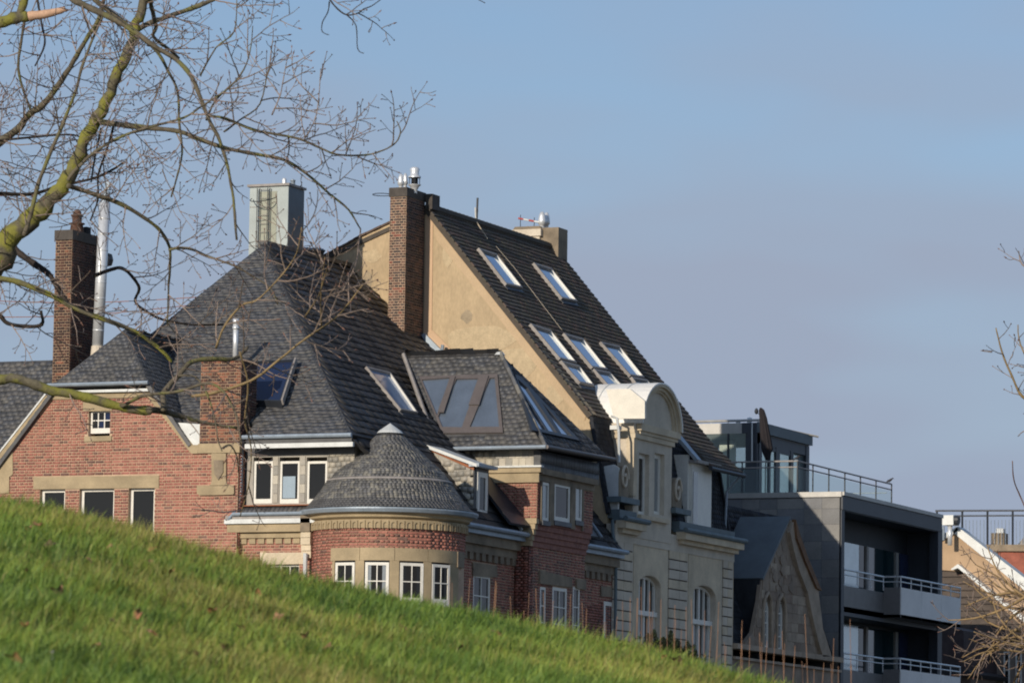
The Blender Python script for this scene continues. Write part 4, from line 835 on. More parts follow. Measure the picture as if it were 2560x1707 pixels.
# scroll volutes
def volute(ya, yb_, z0, z1, lit=False):
    cy, r = (ya+yb_)/2, (yb_-ya)/2; out = [(ya, z0), (yb_, z0), (yb_, z1-r)]+[(cy+r*math.cos(t), z1-r+r*math.sin(t)) for t in np.linspace(0, math.pi, 10)]+[(ya, z1-r)]
    v = MB().solid(fq, out, -.5, .02).build('volute', SANDS2, ph)
    for k in range(22):
        pass
    sp = [fq.P(cy+r*(.75-.028*k)*math.cos(k*.42), (z1-r*1.05)+r*(1.15-.045*k)*math.sin(k*.42), .05) for k in range(22)]
    MB().tube(sp, .045, 6).build('scroll', LIME, v)
    return v
v0_ = fq.px(1545, 1200)[0]; volute(fq.px(1547, 1200)[0], fq.px(1570, 1200)[0], fq.px(1550, 1240)[1], fq.px(1560, 1163)[1])
volute(gy1+.03, fq.px(1703, 1240)[0], fq.px(1690, 1268)[1], fq.px(1690, 1193)[1])
zz = fq.px(1560, 1163)[1]
MB().solid(FY(fq.px(1547, 1200)[0]-.02), [(XG-.62, topc+.25), (XG+.05, topc+.25), (XG+.05, zz-.1), (XG-.1, zz+.0), (XG-.4, zz-.05), (XG-.5, zz-.4)], -.1, 0).build('zinc_scroll_cheek', ZINCW, ph)
for (a_, b_, y_) in ((1540, 1587, 1240), (1677, 1716, 1268)): p_ = fq.px(a_, y_); r_ = fq.px(b_, y_); MB().box(fq, p_[0], r_[0], p_[1]-.16, p_[1], -.4, .16).build('zinc_ledge', COPPER, ph)
MB().box(fq, wn[0][0]-.06, wn[1][1]+.2, wn[0][2]-.14, wn[0][2]-.02, -.1, .12).build('window_sill', LIME2, ph)
# ---- white dormer at the right
dxx = -51.33; fdw = FX(dxx); d0, d1 = fdw.px(1731, 1200)[0], fdw.px(1779, 1200)[0]; dzt = fdw.px(1735, 1158)[1]; dzb = topc+.15
MB().box(fdw, d0, d1, dzb, dzt, -1.2, 0).build('dormer_box', WHITE, ph, label='white boxed dormer under the roof edge')
MB().box(fdw, d0-.14, d0, dzb, dzt+.25, -1.0, -.1).build('dormer_cheek', WHITE, ph)
MB().box(fdw, d0+.05, d0+.42, dzb+.1, dzt-.25, .005, .02).build('pane', GC, ph)
MB().box(fdw, d0-.1, d1+.25, dzt, dzt+.1, -.9, .22).build('dormer_roof', LEAD, ph)
MB().slab([fdw.P(d0-.55, dzt+.85, -.35), fdw.P(d0-.1, dzt+.1, .2), fdw.P(d0+.25, dzt+.1, .2), fdw.P(d0-.1, dzt+.85, -.35)], .1).build('dormer_roof', ZINC, ph)
MB().tube([(-51.02, 135.1, rz(-51.05)+.2), (-51.02, YE+.15, rz(-51.05)+.2)], .07, 8).build('gutter', DSTEEL, ph)
MB().tube([(-51.1, YE-.05, rz(-51.05)+.15), (-51.5, YE-.1, rz(-51.05)-.3), (-51.55, YE-.1, dzb)], .04, 6).build('downpipe', ZINC, ph)
# ================================================================== SMALL GOTHIC HOUSE
gh = thing('gothic_house', 'narrow old house with a steep carved stone gable and twin slender windows, in shadow', 'house', (-52, 143, 0))
PG = Pieces(gh)
GXF = -51.3; fG = FX(GXF); GY0, GY1 = YE+.05, 148.0
SOOT = K('soot_brown_stone', 146, 130, 112, var=.3, scale=1.8, bump=.4); SOOT2 = K('pale_soot_stone', 164, 148, 128, var=.25, scale=2, bump=.4)
SHEET = K('slate_green_sheet', 88, 98, 102, rough=.55, var=.15, scale=2)
ztop_ = fG.px(1900, 1625)[1]
MB().box(fG, GY0, GY1, 0, fG.px(1900, 1650)[1], -.5, 0).build('wall', SOOT, gh)
zled = fG.px(1900, 1621)[1]
MB().box(fG, GY0, GY1-.05, zled-.1, zled+.06, -.3, .16).build('cornice', SOOT2, gh); MB().box(fG, GY0, GY1-.05, zled-.42, zled-.34, -.3, .1).build('string_course', SOOT2, gh)
LB = [(1968, 1292), (1950, 1335), (1932, 1392), (1915, 1428), (1902, 1446), (1896, 1500), (1890, 1530), (1880, 1580), (1862, 1604)]
RB = [(2068, 1640), (2056, 1600), (2046, 1570), (2040, 1520), (2034, 1468), (2020, 1440), (2004, 1396), (1984, 1340), (1974, 1300)]
gw = [fG.poly([(1906, 1622), (1922, 1625), (1922, 1520), (1919, 1500), (1914, 1488), (1908, 1492), (1906, 1505)]), fG.poly([(1940, 1628), (1957, 1630), (1957, 1528), (1954, 1505), (1949, 1494), (1943, 1498), (1940, 1512)])]
ggw = MB().solid(fG, fG.poly([(1862, 1618)]+LB[::-1]+RB[::-1]+[(2068, 1652)]), -.1, .02, gw).build('gable_wall', SOOT, gh, label='carved stone gable of the narrow house')
for i, q_ in enumerate(gw):
    u = [p[0] for p in q_]; v = [p[1] for p in q_]; window(gh, fG, (min(u), max(u), min(v), max(v)), -.02, 1, 4, GC, fw=.14, bw=.04, depth=.08, label=['left lancet window of the carved gable', 'right lancet window of the carved gable'][i])
    c = sum((min(u), max(u)))/2; MB().tube([fG.P(min(u)-.08, min(v), .06), fG.P(min(u)-.08, max(v)-.5, .06), fG.P(min(u)+.05, max(v)-.1, .07), fG.P(c, max(v)+.1, .08), fG.P(max(u)-.05, max(v)-.1, .07), fG.P(max(u)+.08, max(v)-.5, .06), fG.P(max(u)+.08, min(v), .06)], .06, 6).build('hood_mould', SOOT2, gh)
# coping band on the right rake
MB().solid(fG, fG.poly(RB[::-1]+[(2046, 1640), (2034, 1600), (2020, 1540), (2008, 1480), (1985, 1420), (1972, 1370), (1964, 1330)]), .0, .16).build('coping', SOOT2, gh)
MB().solid(fG, fG.poly([(1972, 1298), (1984, 1338), (2004, 1396), (2034, 1468), (2038, 1476), (2026, 1470), (1996, 1400), (1976, 1345)]), .1, .24).build('coping', K('rusty_sandstone', 122, 92, 66, var=.3, scale=3), gh)
# carved relief
rr_ = random.Random(4)
carv = [(1950, 1345), (1958, 1365), (1945, 1380), (1936, 1402), (1952, 1398), (1966, 1395), (1975, 1420), (1978, 1445), (1962, 1440), (1948, 1455), (1934, 1440), (1928, 1425), (1925, 1455), (1968, 1460), (1985, 1455), (1940, 1468), (1955, 1470), (1975, 1470), (1955, 1425), (1946, 1418)]
for (x, y) in carv:
    u, v = fG.px(x, y); r = rr_.uniform(.08, .2); b = MB(); pts = [(u+r*1.3*math.cos(t)*rr_.uniform(.7, 1.2), v+r*math.sin(t)*rr_.uniform(.7, 1.2)) for t in np.linspace(0, 2*math.pi, 8)[:-1]]
    b.solid(fG, pts, 0, rr_.uniform(.03, .07)).build('carved_ornament', SOOT, gh)
for k in range(9):
    for s_ in (0, 1): pass
stones = []
z0_ = zled+.06
for r in range(9):
    z_ = z0_+r*.3
    iv = spans(fG.poly([(1862, 1618)]+LB[::-1]+RB[::-1]+[(2068, 1652)]), z_+.15)
    for h_ in gw: iv = minus(iv, [(a_-.16, b_+.16) for a_, b_ in spans(h_, min(z_+.15, max(p[1] for p in h_)-.01))])
    for a_, b_ in iv:
        b_ -= .55 if b_ > 146 else 0; u = a_+.12
        while u < b_-.1:
            d_ = min(u+rr_.uniform(.4, .8), b_); PG.add('ashlar_stone', ggw, pm(fG, (u+d_)/2, z_+.15, d_-u-.015, .285, .02, .02), rr_.randrange(4), [SOOT, SOOT2, SOOT, K('brown_ashlar', 136, 118, 100, var=.25)] if not stones else stones[0]); u = d_
            if not stones: stones.append([SOOT, SOOT2, SOOT, D.materials['brown_ashlar']])
# cross roof left of the gable and body roof
p1_ = fG.P(*fG.px(1968, 1290)); zr_ = p1_[2]; pl = fG.P(*fG.px(1900, 1444))
bk = np.array([-4.2, 0, 0])
rl = [p1_+[.05, 0, 0], pl+[.05, 0, 0], pl+bk*.32, p1_+bk*.42]
MB().slab([p1_+[.1, 0, 0], pl+[.1, 0, 0], (-52.9, pl[1], pl[2]), (-52.9, p1_[1], zr_)], .08).build('roof', SHEET, gh, label='grey green sheet roof behind the carved gable')
pr_ = fG.P(*fG.px(2034, 1468)); MB().slab([pr_+[.0, 0, 0], p1_+[.0, 0, 0], (-52.9, p1_[1], zr_), (-52.9, pr_[1], pr_[2])], .08).build('roof', SHEET, gh)
MB().box(FY(pl[1]+.02), -52.9, -51.32, 6, pl[2], -.2, 0).build('dormer_side', K_MS[1], gh)
mp2 = [(-51.5, GY0, zled+.02), (-51.5, GY1, zled+.02), (-53.3, GY1, 13.0), (-53.3, GY0, 13.0)]
o = MB().slab(mp2, .1).build('roof', K_MS[0], gh); frm2 = FP(mp2)
lay(PG, 'slate', o, frm2, [frm2.uv(p) for p in mp2], [], .2, .22, .01, 0, .02, K_MS, 'w', jit=.05)
MB().box(FX(-53.3), GY0, GY1, 0, 13.0, -6, 0).build('wall', K_MS[0], gh)

# ================================================================== MODERN BUILDING
mb = thing('modern_apartment_block', 'dark panel clad modern apartment block with recessed balconies and a roof terrace', 'apartment block', (-53, 152, 0))
PM = Pieces(mb)
YM = 148.05; fm = FY(YM); XM = onY(2103, 1300, YM)[0]; fmx = FX(XM)
ZR2 = fm.px(2000, 1243)[1]; ZF = fm.px(2000, 1230)[1]; YMe = onX(2352, 1320, XM)[1]
PANA = [K('cladding_panel_grey', 122, 121, 118, rough=.6, var=.18, scale=1.2), K('cladding_panel_dark', 112, 112, 111, rough=.6, var=.18, scale=1.2), K('cladding_panel_pale', 130, 128, 123, rough=.6, var=.18, scale=1.2), K('cladding_panel_blue', 116, 117, 118, rough=.6, var=.18, scale=1.2)]
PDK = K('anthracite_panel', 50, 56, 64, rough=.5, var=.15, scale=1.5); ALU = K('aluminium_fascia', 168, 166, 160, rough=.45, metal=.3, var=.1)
# end wall with panels
ew = MB().box(fm, -66, XM-.02, 0, ZR2, -.4, 0).build('wall', PDK, mb, label='panel clad end wall half in sun')
row = 0; z = ZR2-.02; hs = [.36, .52, .56, .6, .6, .58, .6, .6, .6, .6]
for h_ in hs:
    u = XM-.03-.02; k = 0
    while u > -60:
        wd = [.62, .62, .95][k % 3]; o = MB().box(fm, u-wd+.004, u-.004, z-h_+.004, z-.004, 0, .012).build('cladding_panel', PANA[(k*3+row) % 4], ew); u -= wd; k += 1
    z -= h_; row += 1
MB().box(fm, -60, XM+.02, ZR2, ZF, -.3, .06).build('fascia', ALU, mb)
MB().box(fmx, YM, YMe, ZF-.12, ZF+.0, -.3, .10).build('fascia', ALU, mb)
MB().box(fmx, YM, YMe, ZR2-.42, ZF-.12, -.3, .05).build('fascia', PDK, mb)
MB().box(FY(YM+.05), -66, XM-.0, ZR2-.45, ZR2-.05, -(YMe-YM-.05), 0).build('roof_slab', PDK, mb)
# recess: back wall, floors, columns
XB2 = XM-1.2; fbk2 = FX(XB2)
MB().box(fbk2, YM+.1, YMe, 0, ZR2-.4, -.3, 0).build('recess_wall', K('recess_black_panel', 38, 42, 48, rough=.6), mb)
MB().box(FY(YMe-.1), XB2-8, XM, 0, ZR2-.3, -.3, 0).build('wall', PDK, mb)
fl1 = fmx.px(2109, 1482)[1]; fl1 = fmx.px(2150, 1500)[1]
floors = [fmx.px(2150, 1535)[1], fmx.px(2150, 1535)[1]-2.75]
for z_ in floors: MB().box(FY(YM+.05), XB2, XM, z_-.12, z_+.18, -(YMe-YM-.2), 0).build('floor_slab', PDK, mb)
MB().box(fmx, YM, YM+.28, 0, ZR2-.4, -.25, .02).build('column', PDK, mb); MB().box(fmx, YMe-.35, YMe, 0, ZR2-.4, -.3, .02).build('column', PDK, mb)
# glazing in the recess
for fi, z_ in enumerate(floors):
    zt_ = z_+.18; ztp = zt_+2.35
    def gq(a_, b_): return fbk2.px(a_, 1400)[0], fbk2.px(b_, 1400)[0]
    g0, g1 = gq(2100, 2143); MB().box(fbk2, g0, g1, zt_, ztp, .02, .06).build('curtained_glazing', GP, mb)
    g2, g3 = gq(2143, 2156); MB().box(fbk2, g2+.05, g3, zt_, ztp, .02, .05).build('glazing', GD, mb)
    g4, g5 = gq(2160, 2165); MB().box(fbk2, g4, g5, zt_, ztp, .02, .10).build('window_mullion', LEAD, mb)
    g6, g7 = gq(2168, 2232); MB().box(fbk2, g6, g7, zt_, ztp, .02, .05).build('glazing', glass('teal_dark_glass%d' % fi, (.01, .03, .035)), mb)
    g8, g9 = gq(2234, 2240); MB().box(fbk2, g8, g9, zt_, ztp, .02, .10).build('window_mullion', ALU, mb)
    g8, g9 = gq(2246, 2330); MB().box(fbk2, g8, g9, zt_, ztp, .02, .05).build('glazing', GN, mb)
# balconies
PBAL = K('balcony_panel_grey', 222, 220, 216, rough=.5, var=.08, scale=1); PBAL2 = K('balcony_panel_dark', 110, 108, 106, rough=.5, var=.12)
yc0 = onY(2197, 1500, YM+.0)[0]
yn = onX(2253, 1500, XM+.62)[1]; ye = onX(2402, 1530, XM+.62)[1]; fbx = FX(XM+.62)
for fi, z_ in enumerate(floors):
    dz_ = 0 if fi == 0 else -2.75
    zt_, zb_ = fbx.px(2256, 1468)[1]+dz_, fbx.px(2256, 1543)[1]+dz_
    MB().box(fmx, YM+.28, yn, fmx.px(2150, 1535)[1]+dz_, fmx.px(2150, 1470)[1]+dz_, -.06, .0).build('parapet_panel', PBAL2, mb)
    bal = MB().box(FY(yn), XM-.1, XM+.62, zb_, zb_+.1, -(ye-yn), 0).build('balcony', PBAL2, mb, label=['upper projecting balcony with pale front panels', 'lower projecting balcony cut by the frame'][fi])
    n = 3
    for k in range(n): MB().box(fbx, yn+(ye-yn)*k/n+.01, yn+(ye-yn)*(k+1)/n-.01, zb_, zt_, -.04, .0).build('front_panel', PBAL, bal)
    MB().box(FY(yn), XM-.0, XM+.58, zb_, zt_, -.04, 0).build('side_panel', PBAL2, bal)
    MB().box(FY(ye), XM-.0, XM+.58, zb_, zt_, -.04, 0).build('side_panel', PBAL2, bal)
    for hh, rd in ((.36, .032), (.19, .022)):
        MB().tube([fbx.P(yn, zt_+hh, -.02), fbx.P(ye, zt_+hh, -.02)], rd, 8).build('handrail', STEEL, bal)
        MB().tube([FY(yn).P(XM-.0, zt_+hh, 0), FY(yn).P(XM+.6, zt_+hh, 0)], rd, 8).build('handrail', STEEL, bal)
        MB().tube([fmx.P(YM+.3, zt_+hh, .0), fmx.P(yn, zt_+hh, .0)], rd, 8).build('handrail', STEEL, bal)
    for k in range(7): u = yn+(ye-yn)*k/6; MB().tube([fbx.P(u, zt_-.05, -.02), fbx.P(u, zt_+.36, -.02)], .022, 6).build('rail_post', STEEL, bal)
    for k in range(4): u = YM+.35+(yn-YM-.4)*k/3; MB().tube([fmx.P(u, zt_-.1, 0), fmx.P(u, zt_+.36, 0)], .02, 6).build('rail_post', STEEL, bal)
# terrace railing
XL = -52.95; YR = 148.35; fr1 = FY(YR); fr2 = FX(XL)
za, zb3 = fr1.px(1990, 1152)[1], fr1.px(1990, 1167)[1]; YRe = onX(2229, 1212, XL)[1]; zroof = ZR2+.0
rail = MB().tube([(-57.5, YR, za), (XL, YR, za), (XL, YRe, za)], .028, 6).tube([(-57.5, YR, zb3), (XL, YR, zb3), (XL, YRe, zb3)], .024, 6).build('terrace_railing', LEAD, mb)
for x in (2032, 2072, 2112, 2151, 2190): y_ = onX(x, 1200, XL)[1]; MB().tube([(XL, y_, za), (XL, y_, zroof)], .025, 6).build('rail_post', DSTEEL, rail)
for p_ in ((XL, YR), (XL, YRe), (-54.9, YR), (-56.3, YR)): MB().tube([(p_[0], p_[1], za), (p_[0], p_[1], zroof)], .026, 6).build('rail_post', DSTEEL, rail)
for a_, b_ in zip([YR]+[onX(x, 1200, XL)[1] for x in (2032, 2072, 2112, 2151, 2190)], [onX(x, 1200, XL)[1] for x in (2032, 2072, 2112, 2151, 2190)]+[YRe]): MB().box(fr2, a_+.06, b_-.06, zroof, zb3-.05, -.01, .0).build('glass_pane', GT, rail)
for a_, b_ in ((-57.4, -56.35), (-56.25, -54.95), (-54.85, -53.0)): MB().box(fr1, a_, b_, zroof, zb3-.05, -.01, 0).build('glass_pane', GT, rail)
MB().tube([(XL-3.4, YRe-.5, za-.34), (XL, YRe-.5, za-.34)], .02, 6).tube([(XL-3.4, YRe-.5, za-.34), (XL-3.4, YRe-.5, zroof)], .02, 6).build('far_handrail', ZINC, rail)
# penthouse
YP = 151.0; fp = FY(YP); XPn = fp.px(1893, 1100)[0]; fpx = FX(XPn); YPe = onX(2022, 1150, XPn)[1]; zpt = fp.px(1893, 1082)[1]; zpr = fp.px(1893, 1056)[1]
MB().box(fp, -60, XPn, zpt, zpr, -(YPe-YP), 0).build('penthouse_roof', ALU, mb, label='flat roof box of the glazed penthouse')
MB().box(fp, XPn-.55, XPn+.02, zpt, zpr, .0, .03).build('roof_edge', PDK, mb)
MB().box(fpx, YP-.05, YPe+.05, zpt+.02, zpr+.02, .0, .12).build('roof_edge', SHEET, mb)
MB().box(fpx, YP-.02, YPe, zpt-.35, zpt+.0, -.35, .0).build('lintel', PDK, mb)
MB().box(fp, XPn-.42, XPn, zroof, zpt, -.3, 0).build('corner_post', PDK, mb)
MB().box(fpx, YPe-.32, YPe, zroof, zpt, -.3, 0.02).build('corner_post', PDK, mb)
MB().box(fp, -60, XPn-.42, zroof, zpt, -.02, 0).build('glazing', GT2, mb)
MB().box(FY(YPe), -60, XPn-.4, zroof, zpt, -.02, 0).build('glazing', GT2, mb)
MB().box(fp, -60, XPn-.1, zroof, zroof+.03, -(YPe-YP), 0).build('penthouse_floor', ALU, mb)
MB().box(fp, XPn-1.0, XPn-.42, zroof, zroof+1.25, -.1, -.05).build('screen_panel', PDK, mb)
MB().box(FY(YP+.9), XPn-1.7, XPn-1.1, zroof, zpt-.15, -.02, 0).build('curtain', WHITE, mb)
for x in (1820,): u = fp.px(x, 1150)[0]; MB().box(fp, u-.03, u+.03, zroof, zpt, -.05, .02).build('window_mullion', DSTEEL, mb)
gy = [onX(x, 1150, XPn)[1] for x in (1908, 1922, 1940, 1947, 1968, 1982, 2004)]
MB().box(fpx, YP, YPe, zroof, zpt-.35, -.1, -.08).build('glazing', GT2, mb)
for (x0, x1) in ((1896, 1903), (1921, 1925), (1938, 1948), (1975, 1982)):
    a_, b_ = onX(x0, 1150, XPn)[1], onX(x1, 1150, XPn)[1]; MB().box(fpx, a_, b_, zroof, zpt-.33, -.05, .03).build('window_mullion', PDK, mb)
a_, b_ = onX(1926, 1150, XPn)[1], onX(1974, 1150, XPn)[1]; MB().box(fpx, a_, b_, zpt-.5, zpt-.35, -.05, .02).build('window_mullion', PDK, mb)
MB().tube([fp.P(-59, zpr+.13, -.5), fp.P(XPn-.1, zpr+.13, -.5)], .045, 8).build('roof_rail', ALU, mb)
for u in (-58, -57.2, -56.6): MB().tube([fp.P(u, zpr, -.5), fp.P(u, zpr+.13, -.5)], .025, 6).build('rail_post', ZINC, mb)
for x, h_ in ((1846, .16), (1874, .22)): p_ = onY(x, 1056, YP+.6); p_[2] = zpr; MB().lathe(p_, [(.085, 0), (.085, h_), (0, h_+.03)], 14).build('vent_cap', STEEL, mb, smooth=True)
MB().tube([fpx.P(YPe-1.6, zpr+.14, -.5), fpx.P(YPe+.1, zpr-.02, .3)], .035, 6).build('awning_rod', LIME, mb)
MB().tube([fp.P(XPn-.16, zpr-.02, .08), fp.P(XPn-.15, zpt-1.0, .08)], .025, 6).build('downpipe', ZINCW, mb)
# parasol (its own thing)
pb0 = onY(1913, 1232, 149.4); pb0[2] = zroof
par = thing('parasol', 'closed dark brown parasol standing on the roof terrace', 'parasol', pb0)
PCL = K('brown_parasol_cloth', 38, 33, 35, rough=.9, var=.25, scale=5)
pt = onY(1908, 1024, 149.4)
MB().tube([pb0, pb0+np.array([0, 0, 1.0]), onY(1916, 1100, 149.4), pt], .02, 8).build('pole', DSTEEL, par)
MB().box(Fr(pb0, (1, 0, 0), (0, 1, 0)), -.25, .25, -.25, .25, 0, .06).build('base', DSTEEL, par)
cl = MB(); k = 14; path = [onY(1919, 1150, 149.4), onY(1917, 1128, 149.4), onY(1918, 1122, 149.4), onY(1913, 1085, 149.4), onY(1908, 1045, 149.4), onY(1904, 1025, 149.4), onY(1902, 1019, 149.4)]; rd = [.06, .14, .17, .145, .11, .08, .03]
n = 20; vs = []
for p_, r in zip(path, rd): vs += [p_+np.array([math.cos(t)*r*(1+.18*(j % 2)), math.sin(t)*r*(1+.18*(j % 2)), 0]) for j, t in enumerate(np.linspace(0, 2*math.pi, n+1)[:-1])]
cl.add(vs, [(i*n+j, i*n+(j+1) % n, (i+1)*n+(j+1) % n, (i+1)*n+j) for i in range(len(path)-1) for j in range(n)]).build('folded_canopy', PCL, par)
MB().lathe(onY(1891, 1036, 149.4), [(0, 0), (.06, .05), (.07, .12), (.04, .2), (0, .22)], 10).tube([onY(1891, 1030, 149.4), onY(1906, 1040, 149.4)], .015, 5).build('crank_head', DSTEEL, par)
# birds
def bird(c, facing, s, label):
    root = thing('bird', label, 'bird', c)
    BM = D.materials.get('dark_bird_plumage') or K('dark_bird_plumage', 62, 58, 60, rough=.8, var=.3, scale=20)
    d = np.array([facing*.87, .5, 0.]); up = np.array([0, 0, 1.]); c = np.array(c)
    P = lambda a_, b_: c+d*a_*s+up*b_*s
    MB().tube([P(-.42, -.02), P(-.25, .06), P(-.1, .14), P(.05, .22), P(.15, .3), P(.21, .36), P(.27, .39), P(.32, .38), P(.38, .36)], [.012*s, .035*s, .085*s, .105*s, .085*s, .055*s, .05*s, .03*s, .006*s], 10).build('body', BM, root, smooth=True)
    MB().tube([P(-.32, .02), P(-.1, .17), P(.08, .25)], [.01*s, .1*s, .05*s], 8).build('wing', D.materials['painted_dark_steel'], root, smooth=True)
    for o_ in (-.02, .03): MB().tube([P(0+o_, .14), P(.01+o_, 0)], .01*s, 4).build('leg', DSTEEL, root)
bird((onY(1992, 1150, YR)[0], YR, za+.03), 1, .38, 'dark bird perched near the corner of the terrace railing')
bird((XL, onX(2224, 1210, XL)[1], za+.03), 1, .42, 'dark bird perched at the far end of the terrace railing')

# ================================================================== FAR BUILDINGS AT THE RIGHT
YG = 186.0; fG2 = FY(YG)
th = thing('ochre_gable_house', 'ochre gable end with broad white verges, partly behind bare twigs at the right edge', 'house', (-56, YG, 0))
TAN2 = K('far_ochre_render', 180, 152, 120, var=.15, scale=1, bump=.3)
MB().solid(fG2, fG2.poly([(2300, 1375), (2389, 1332), (2640, 1520), (2640, 1640), (2404, 1428), (2300, 1420)]), -.4, 0).build('gable_wall', TAN2, th)
MB().solid(fG2, fG2.poly([(2384, 1330), (2396, 1316), (2640, 1503), (2640, 1538)]), -.7, .12).build('verge', ZINCW, th)
MB().solid(fG2, fG2.poly([(2300, 1366), (2394, 1317), (2398, 1324), (2384, 1336), (2300, 1380)]), -.7, .12).build('verge', ZINCW, th)
MB().solid(fG2, fG2.poly([(2386, 1424), (2404, 1411), (2640, 1600), (2640, 1614), (2404, 1421), (2390, 1426)]), -.4, .5).build('verge', ZINCW, th)
DK2 = K('far_brown_roof', 84, 74, 66, var=.3, scale=2)
MB().solid(fG2, fG2.poly([(2300, 1416), (2404, 1423), (2640, 1612), (2640, 1760), (2300, 1760)]), -.6, -.1).build('lower_roof', DK2, th)
for k in range(9):
    z_ = fG2.px(2380, 1440+k*17)[1]; a_ = fG2.px(2300, 1440)[0]; b_ = fG2.px(2410+k*22, 1440+k*17)[0]; MB().box(fG2, a_, b_, z_-.02, z_+.015, -.1, -.04).build('roof_course', K('far_roof_course', 70, 62, 56) if k == 0 else D.materials['far_roof_course'], th)
fv = onY(2375, 1332, YG-.6); hv = MB().tube([fv-[0, 0, .5], fv+[0, 0, .35]], .1, 10).build('flue_pipe', STEEL, th, smooth=True)
MB().box(FY(YG-.8), fv[0]-.27, fv[0]+.2, fv[2]+.32, fv[2]+.72, -.5, 0).build('flue_head', ZINCW, hv); MB().tube([(fv[0]+.2, YG-.55, fv[2]+.52), (fv[0]+.36, YG-.55, fv[2]+.5)], .2, 12).build('flue_drum', DSTEEL, hv)
MB().tube([onY(2358, 1350, YG-.3), onY(2358, 1315, YG-.3)], .06, 8).build('vent_pipe', ZINC, th)
# terrace house behind
YH = 205.0; fH = FY(YH)
th2 = thing('terrace_house', 'far house with a railed roof terrace and orange tiled roof', 'house', (-58, YH, 0))
zr1 = fH.px(2450, 1364)[1]
MB().solid(fH, fH.poly([(2480, 1360), (2760, 1362), (2760, 1800), (2380, 1800), (2430, 1362)]), -6, 0).build('wall', LIME, th2)
MB().solid(fH, fH.poly([(2440, 1362), (2760, 1362), (2760, 1378), (2470, 1378)]), 0, .3).build('parapet', SANDS2, th2)
MB().slab([onY(2495, 1380, YH-.2), onY(2760, 1383, YH-.2), onY(2760, 1520, YH-3), onY(2540, 1520, YH-3)], .1).build('roof', K('orange_roof_tiles', 158, 94, 74, var=.25, scale=3), th2)
fH3 = FP([onY(2495, 1380, YH-.2), onY(2760, 1383, YH-.2), onY(2760, 1520, YH-3)])
MB().solid(fH, fH.poly([(2520, 1378), (2560, 1330), (2640, 1290), (2760, 1290), (2760, 1378)]), -3, -.5).build('roof', LEAD, th2)
r_ = MB().tube([fH.P(*fH.px(2342, 1277), .2), fH.P(*fH.px(2760, 1276), .2)], .04, 6).tube([fH.P(*fH.px(2342, 1290), .2), fH.P(*fH.px(2760, 1288), .2)], .035, 6).build('roof_railing', DSTEEL, th2)
for k in range(36):
    x = 2346+k*9; big = k % 7 == 0; p_ = fH.px(x, 1278 if big else 1300); q_ = fH.px(x, 1364); MB().tube([fH.P(*p_, .2), fH.P(*q_, .2)], .05 if big else .016, 5).build('rail_post' if big else 'baluster', DSTEEL if big else ZINC, r_)
MB().solid(fH, fH.poly([(2478, 1332), (2512, 1332), (2512, 1362), (2478, 1362)]), -.5, .1).build('chimney', SANDS2, th2)
MB().solid(fH, fH.poly([(2490, 1320), (2508, 1320), (2508, 1332), (2490, 1332)]), -.3, .0).build('chimney_pot', ZINCW, th2)
# grey facade with white windows, lower right
YK = 172.0
th3 = thing('grey_street_house', 'grey rendered house front with narrow white paned windows at the lower right corner', 'house', (-52, YK, 0))
XK = onY(2420, 1640, YK)[0]; fk = FX(XK)
fkY = FY(YK); 
MB().solid(fkY, fkY.poly([(2395, 1590), (2760, 1600), (2760, 1990), (2395, 1990)]), -3, 0).build('wall', K('grey_render', 128, 116, 104, var=.15), th3)
MB().solid(fkY, fkY.poly([(2380, 1560), (2760, 1572), (2760, 1602), (2390, 1596)]), -3, .3).build('cornice', K('dark_eaves', 78, 68, 62), th3)
for x in (2421, 2452, 2510, 2540, 2585, 2615):
    a_ = fkY.px(x, 1640)[0]; b_ = fkY.px(x+15, 1640)[0]; window(th3, fkY, (a_, b_, fkY.px(x, 1720)[1], fkY.px(x, 1628)[1]), .05, 1, 4, GD, fw=.05, bw=.04, depth=.08)
th4 = thing('dark_outbuilding', 'low dark roofed outbuilding beyond the last balcony', 'outbuilding', (-52, 168, 0))
f4 = FY(168.0)
MB().solid(f4, f4.poly([(2350, 1560), (2408, 1575), (2412, 1680), (2330, 1670)]), -4, 0).build('wall', K('brown_dark_wall', 66, 54, 52, var=.3), th4)
MB().solid(f4, f4.poly([(2330, 1672), (2350, 1662), (2432, 1676), (2442, 1684), (2436, 1692), (2330, 1682)]), -4, .5).build('roof', BLACKB, th4)
MB().solid(f4, f4.poly([(2362, 1684), (2430, 1690), (2430, 1990), (2362, 1990)]), -3, .2).build('wall', K('umber_render', 104, 88, 76, var=.2), th4)
for p_ in (PC, PP, PG): p_.finish()
# ================================================================== GROUND, HILL, GRASS
GRB = K('grassy_earth', 78, 84, 42, var=.3, scale=.6, bump=.5)
gm_ = MB().add([(-3500, -600, -.03), (3500, -600, -.03), (3500, 5200, -.03), (-3500, 5200, -.03)], [(0, 1, 2, 3)]).build('ground', K('town_ground', 92, 92, 78, var=.2, scale=.05)); gm_['kind'] = 'structure'
rd_ = MB().box(Fr((0, 0, 0), (1, 0, 0), (0, 1, 0)), -46, -38.5, 60, 300, -.02, .0).build('road', K('asphalt', 66, 66, 68, var=.15)); rd_['kind'] = 'structure'
pv_ = MB().box(Fr((0, 0, 0), (1, 0, 0), (0, 1, 0)), -50, -46, 60, 300, -.02, .12).build('pavement', K('pavement_concrete', 130, 126, 120, var=.15)); pv_['kind'] = 'structure'
RC = 38.0
def bearing_dir(x):
    r = ray(x, 1500)[..., :2] if np.isscalar(x) else (Fv*FPX)[None, :2]+Rv[None, :2]*(np.asarray(x)[:, None]-1280)-Uv[None, :2]*(1500-853.5)
    return r/np.linalg.norm(r, axis=-1, keepdims=True)
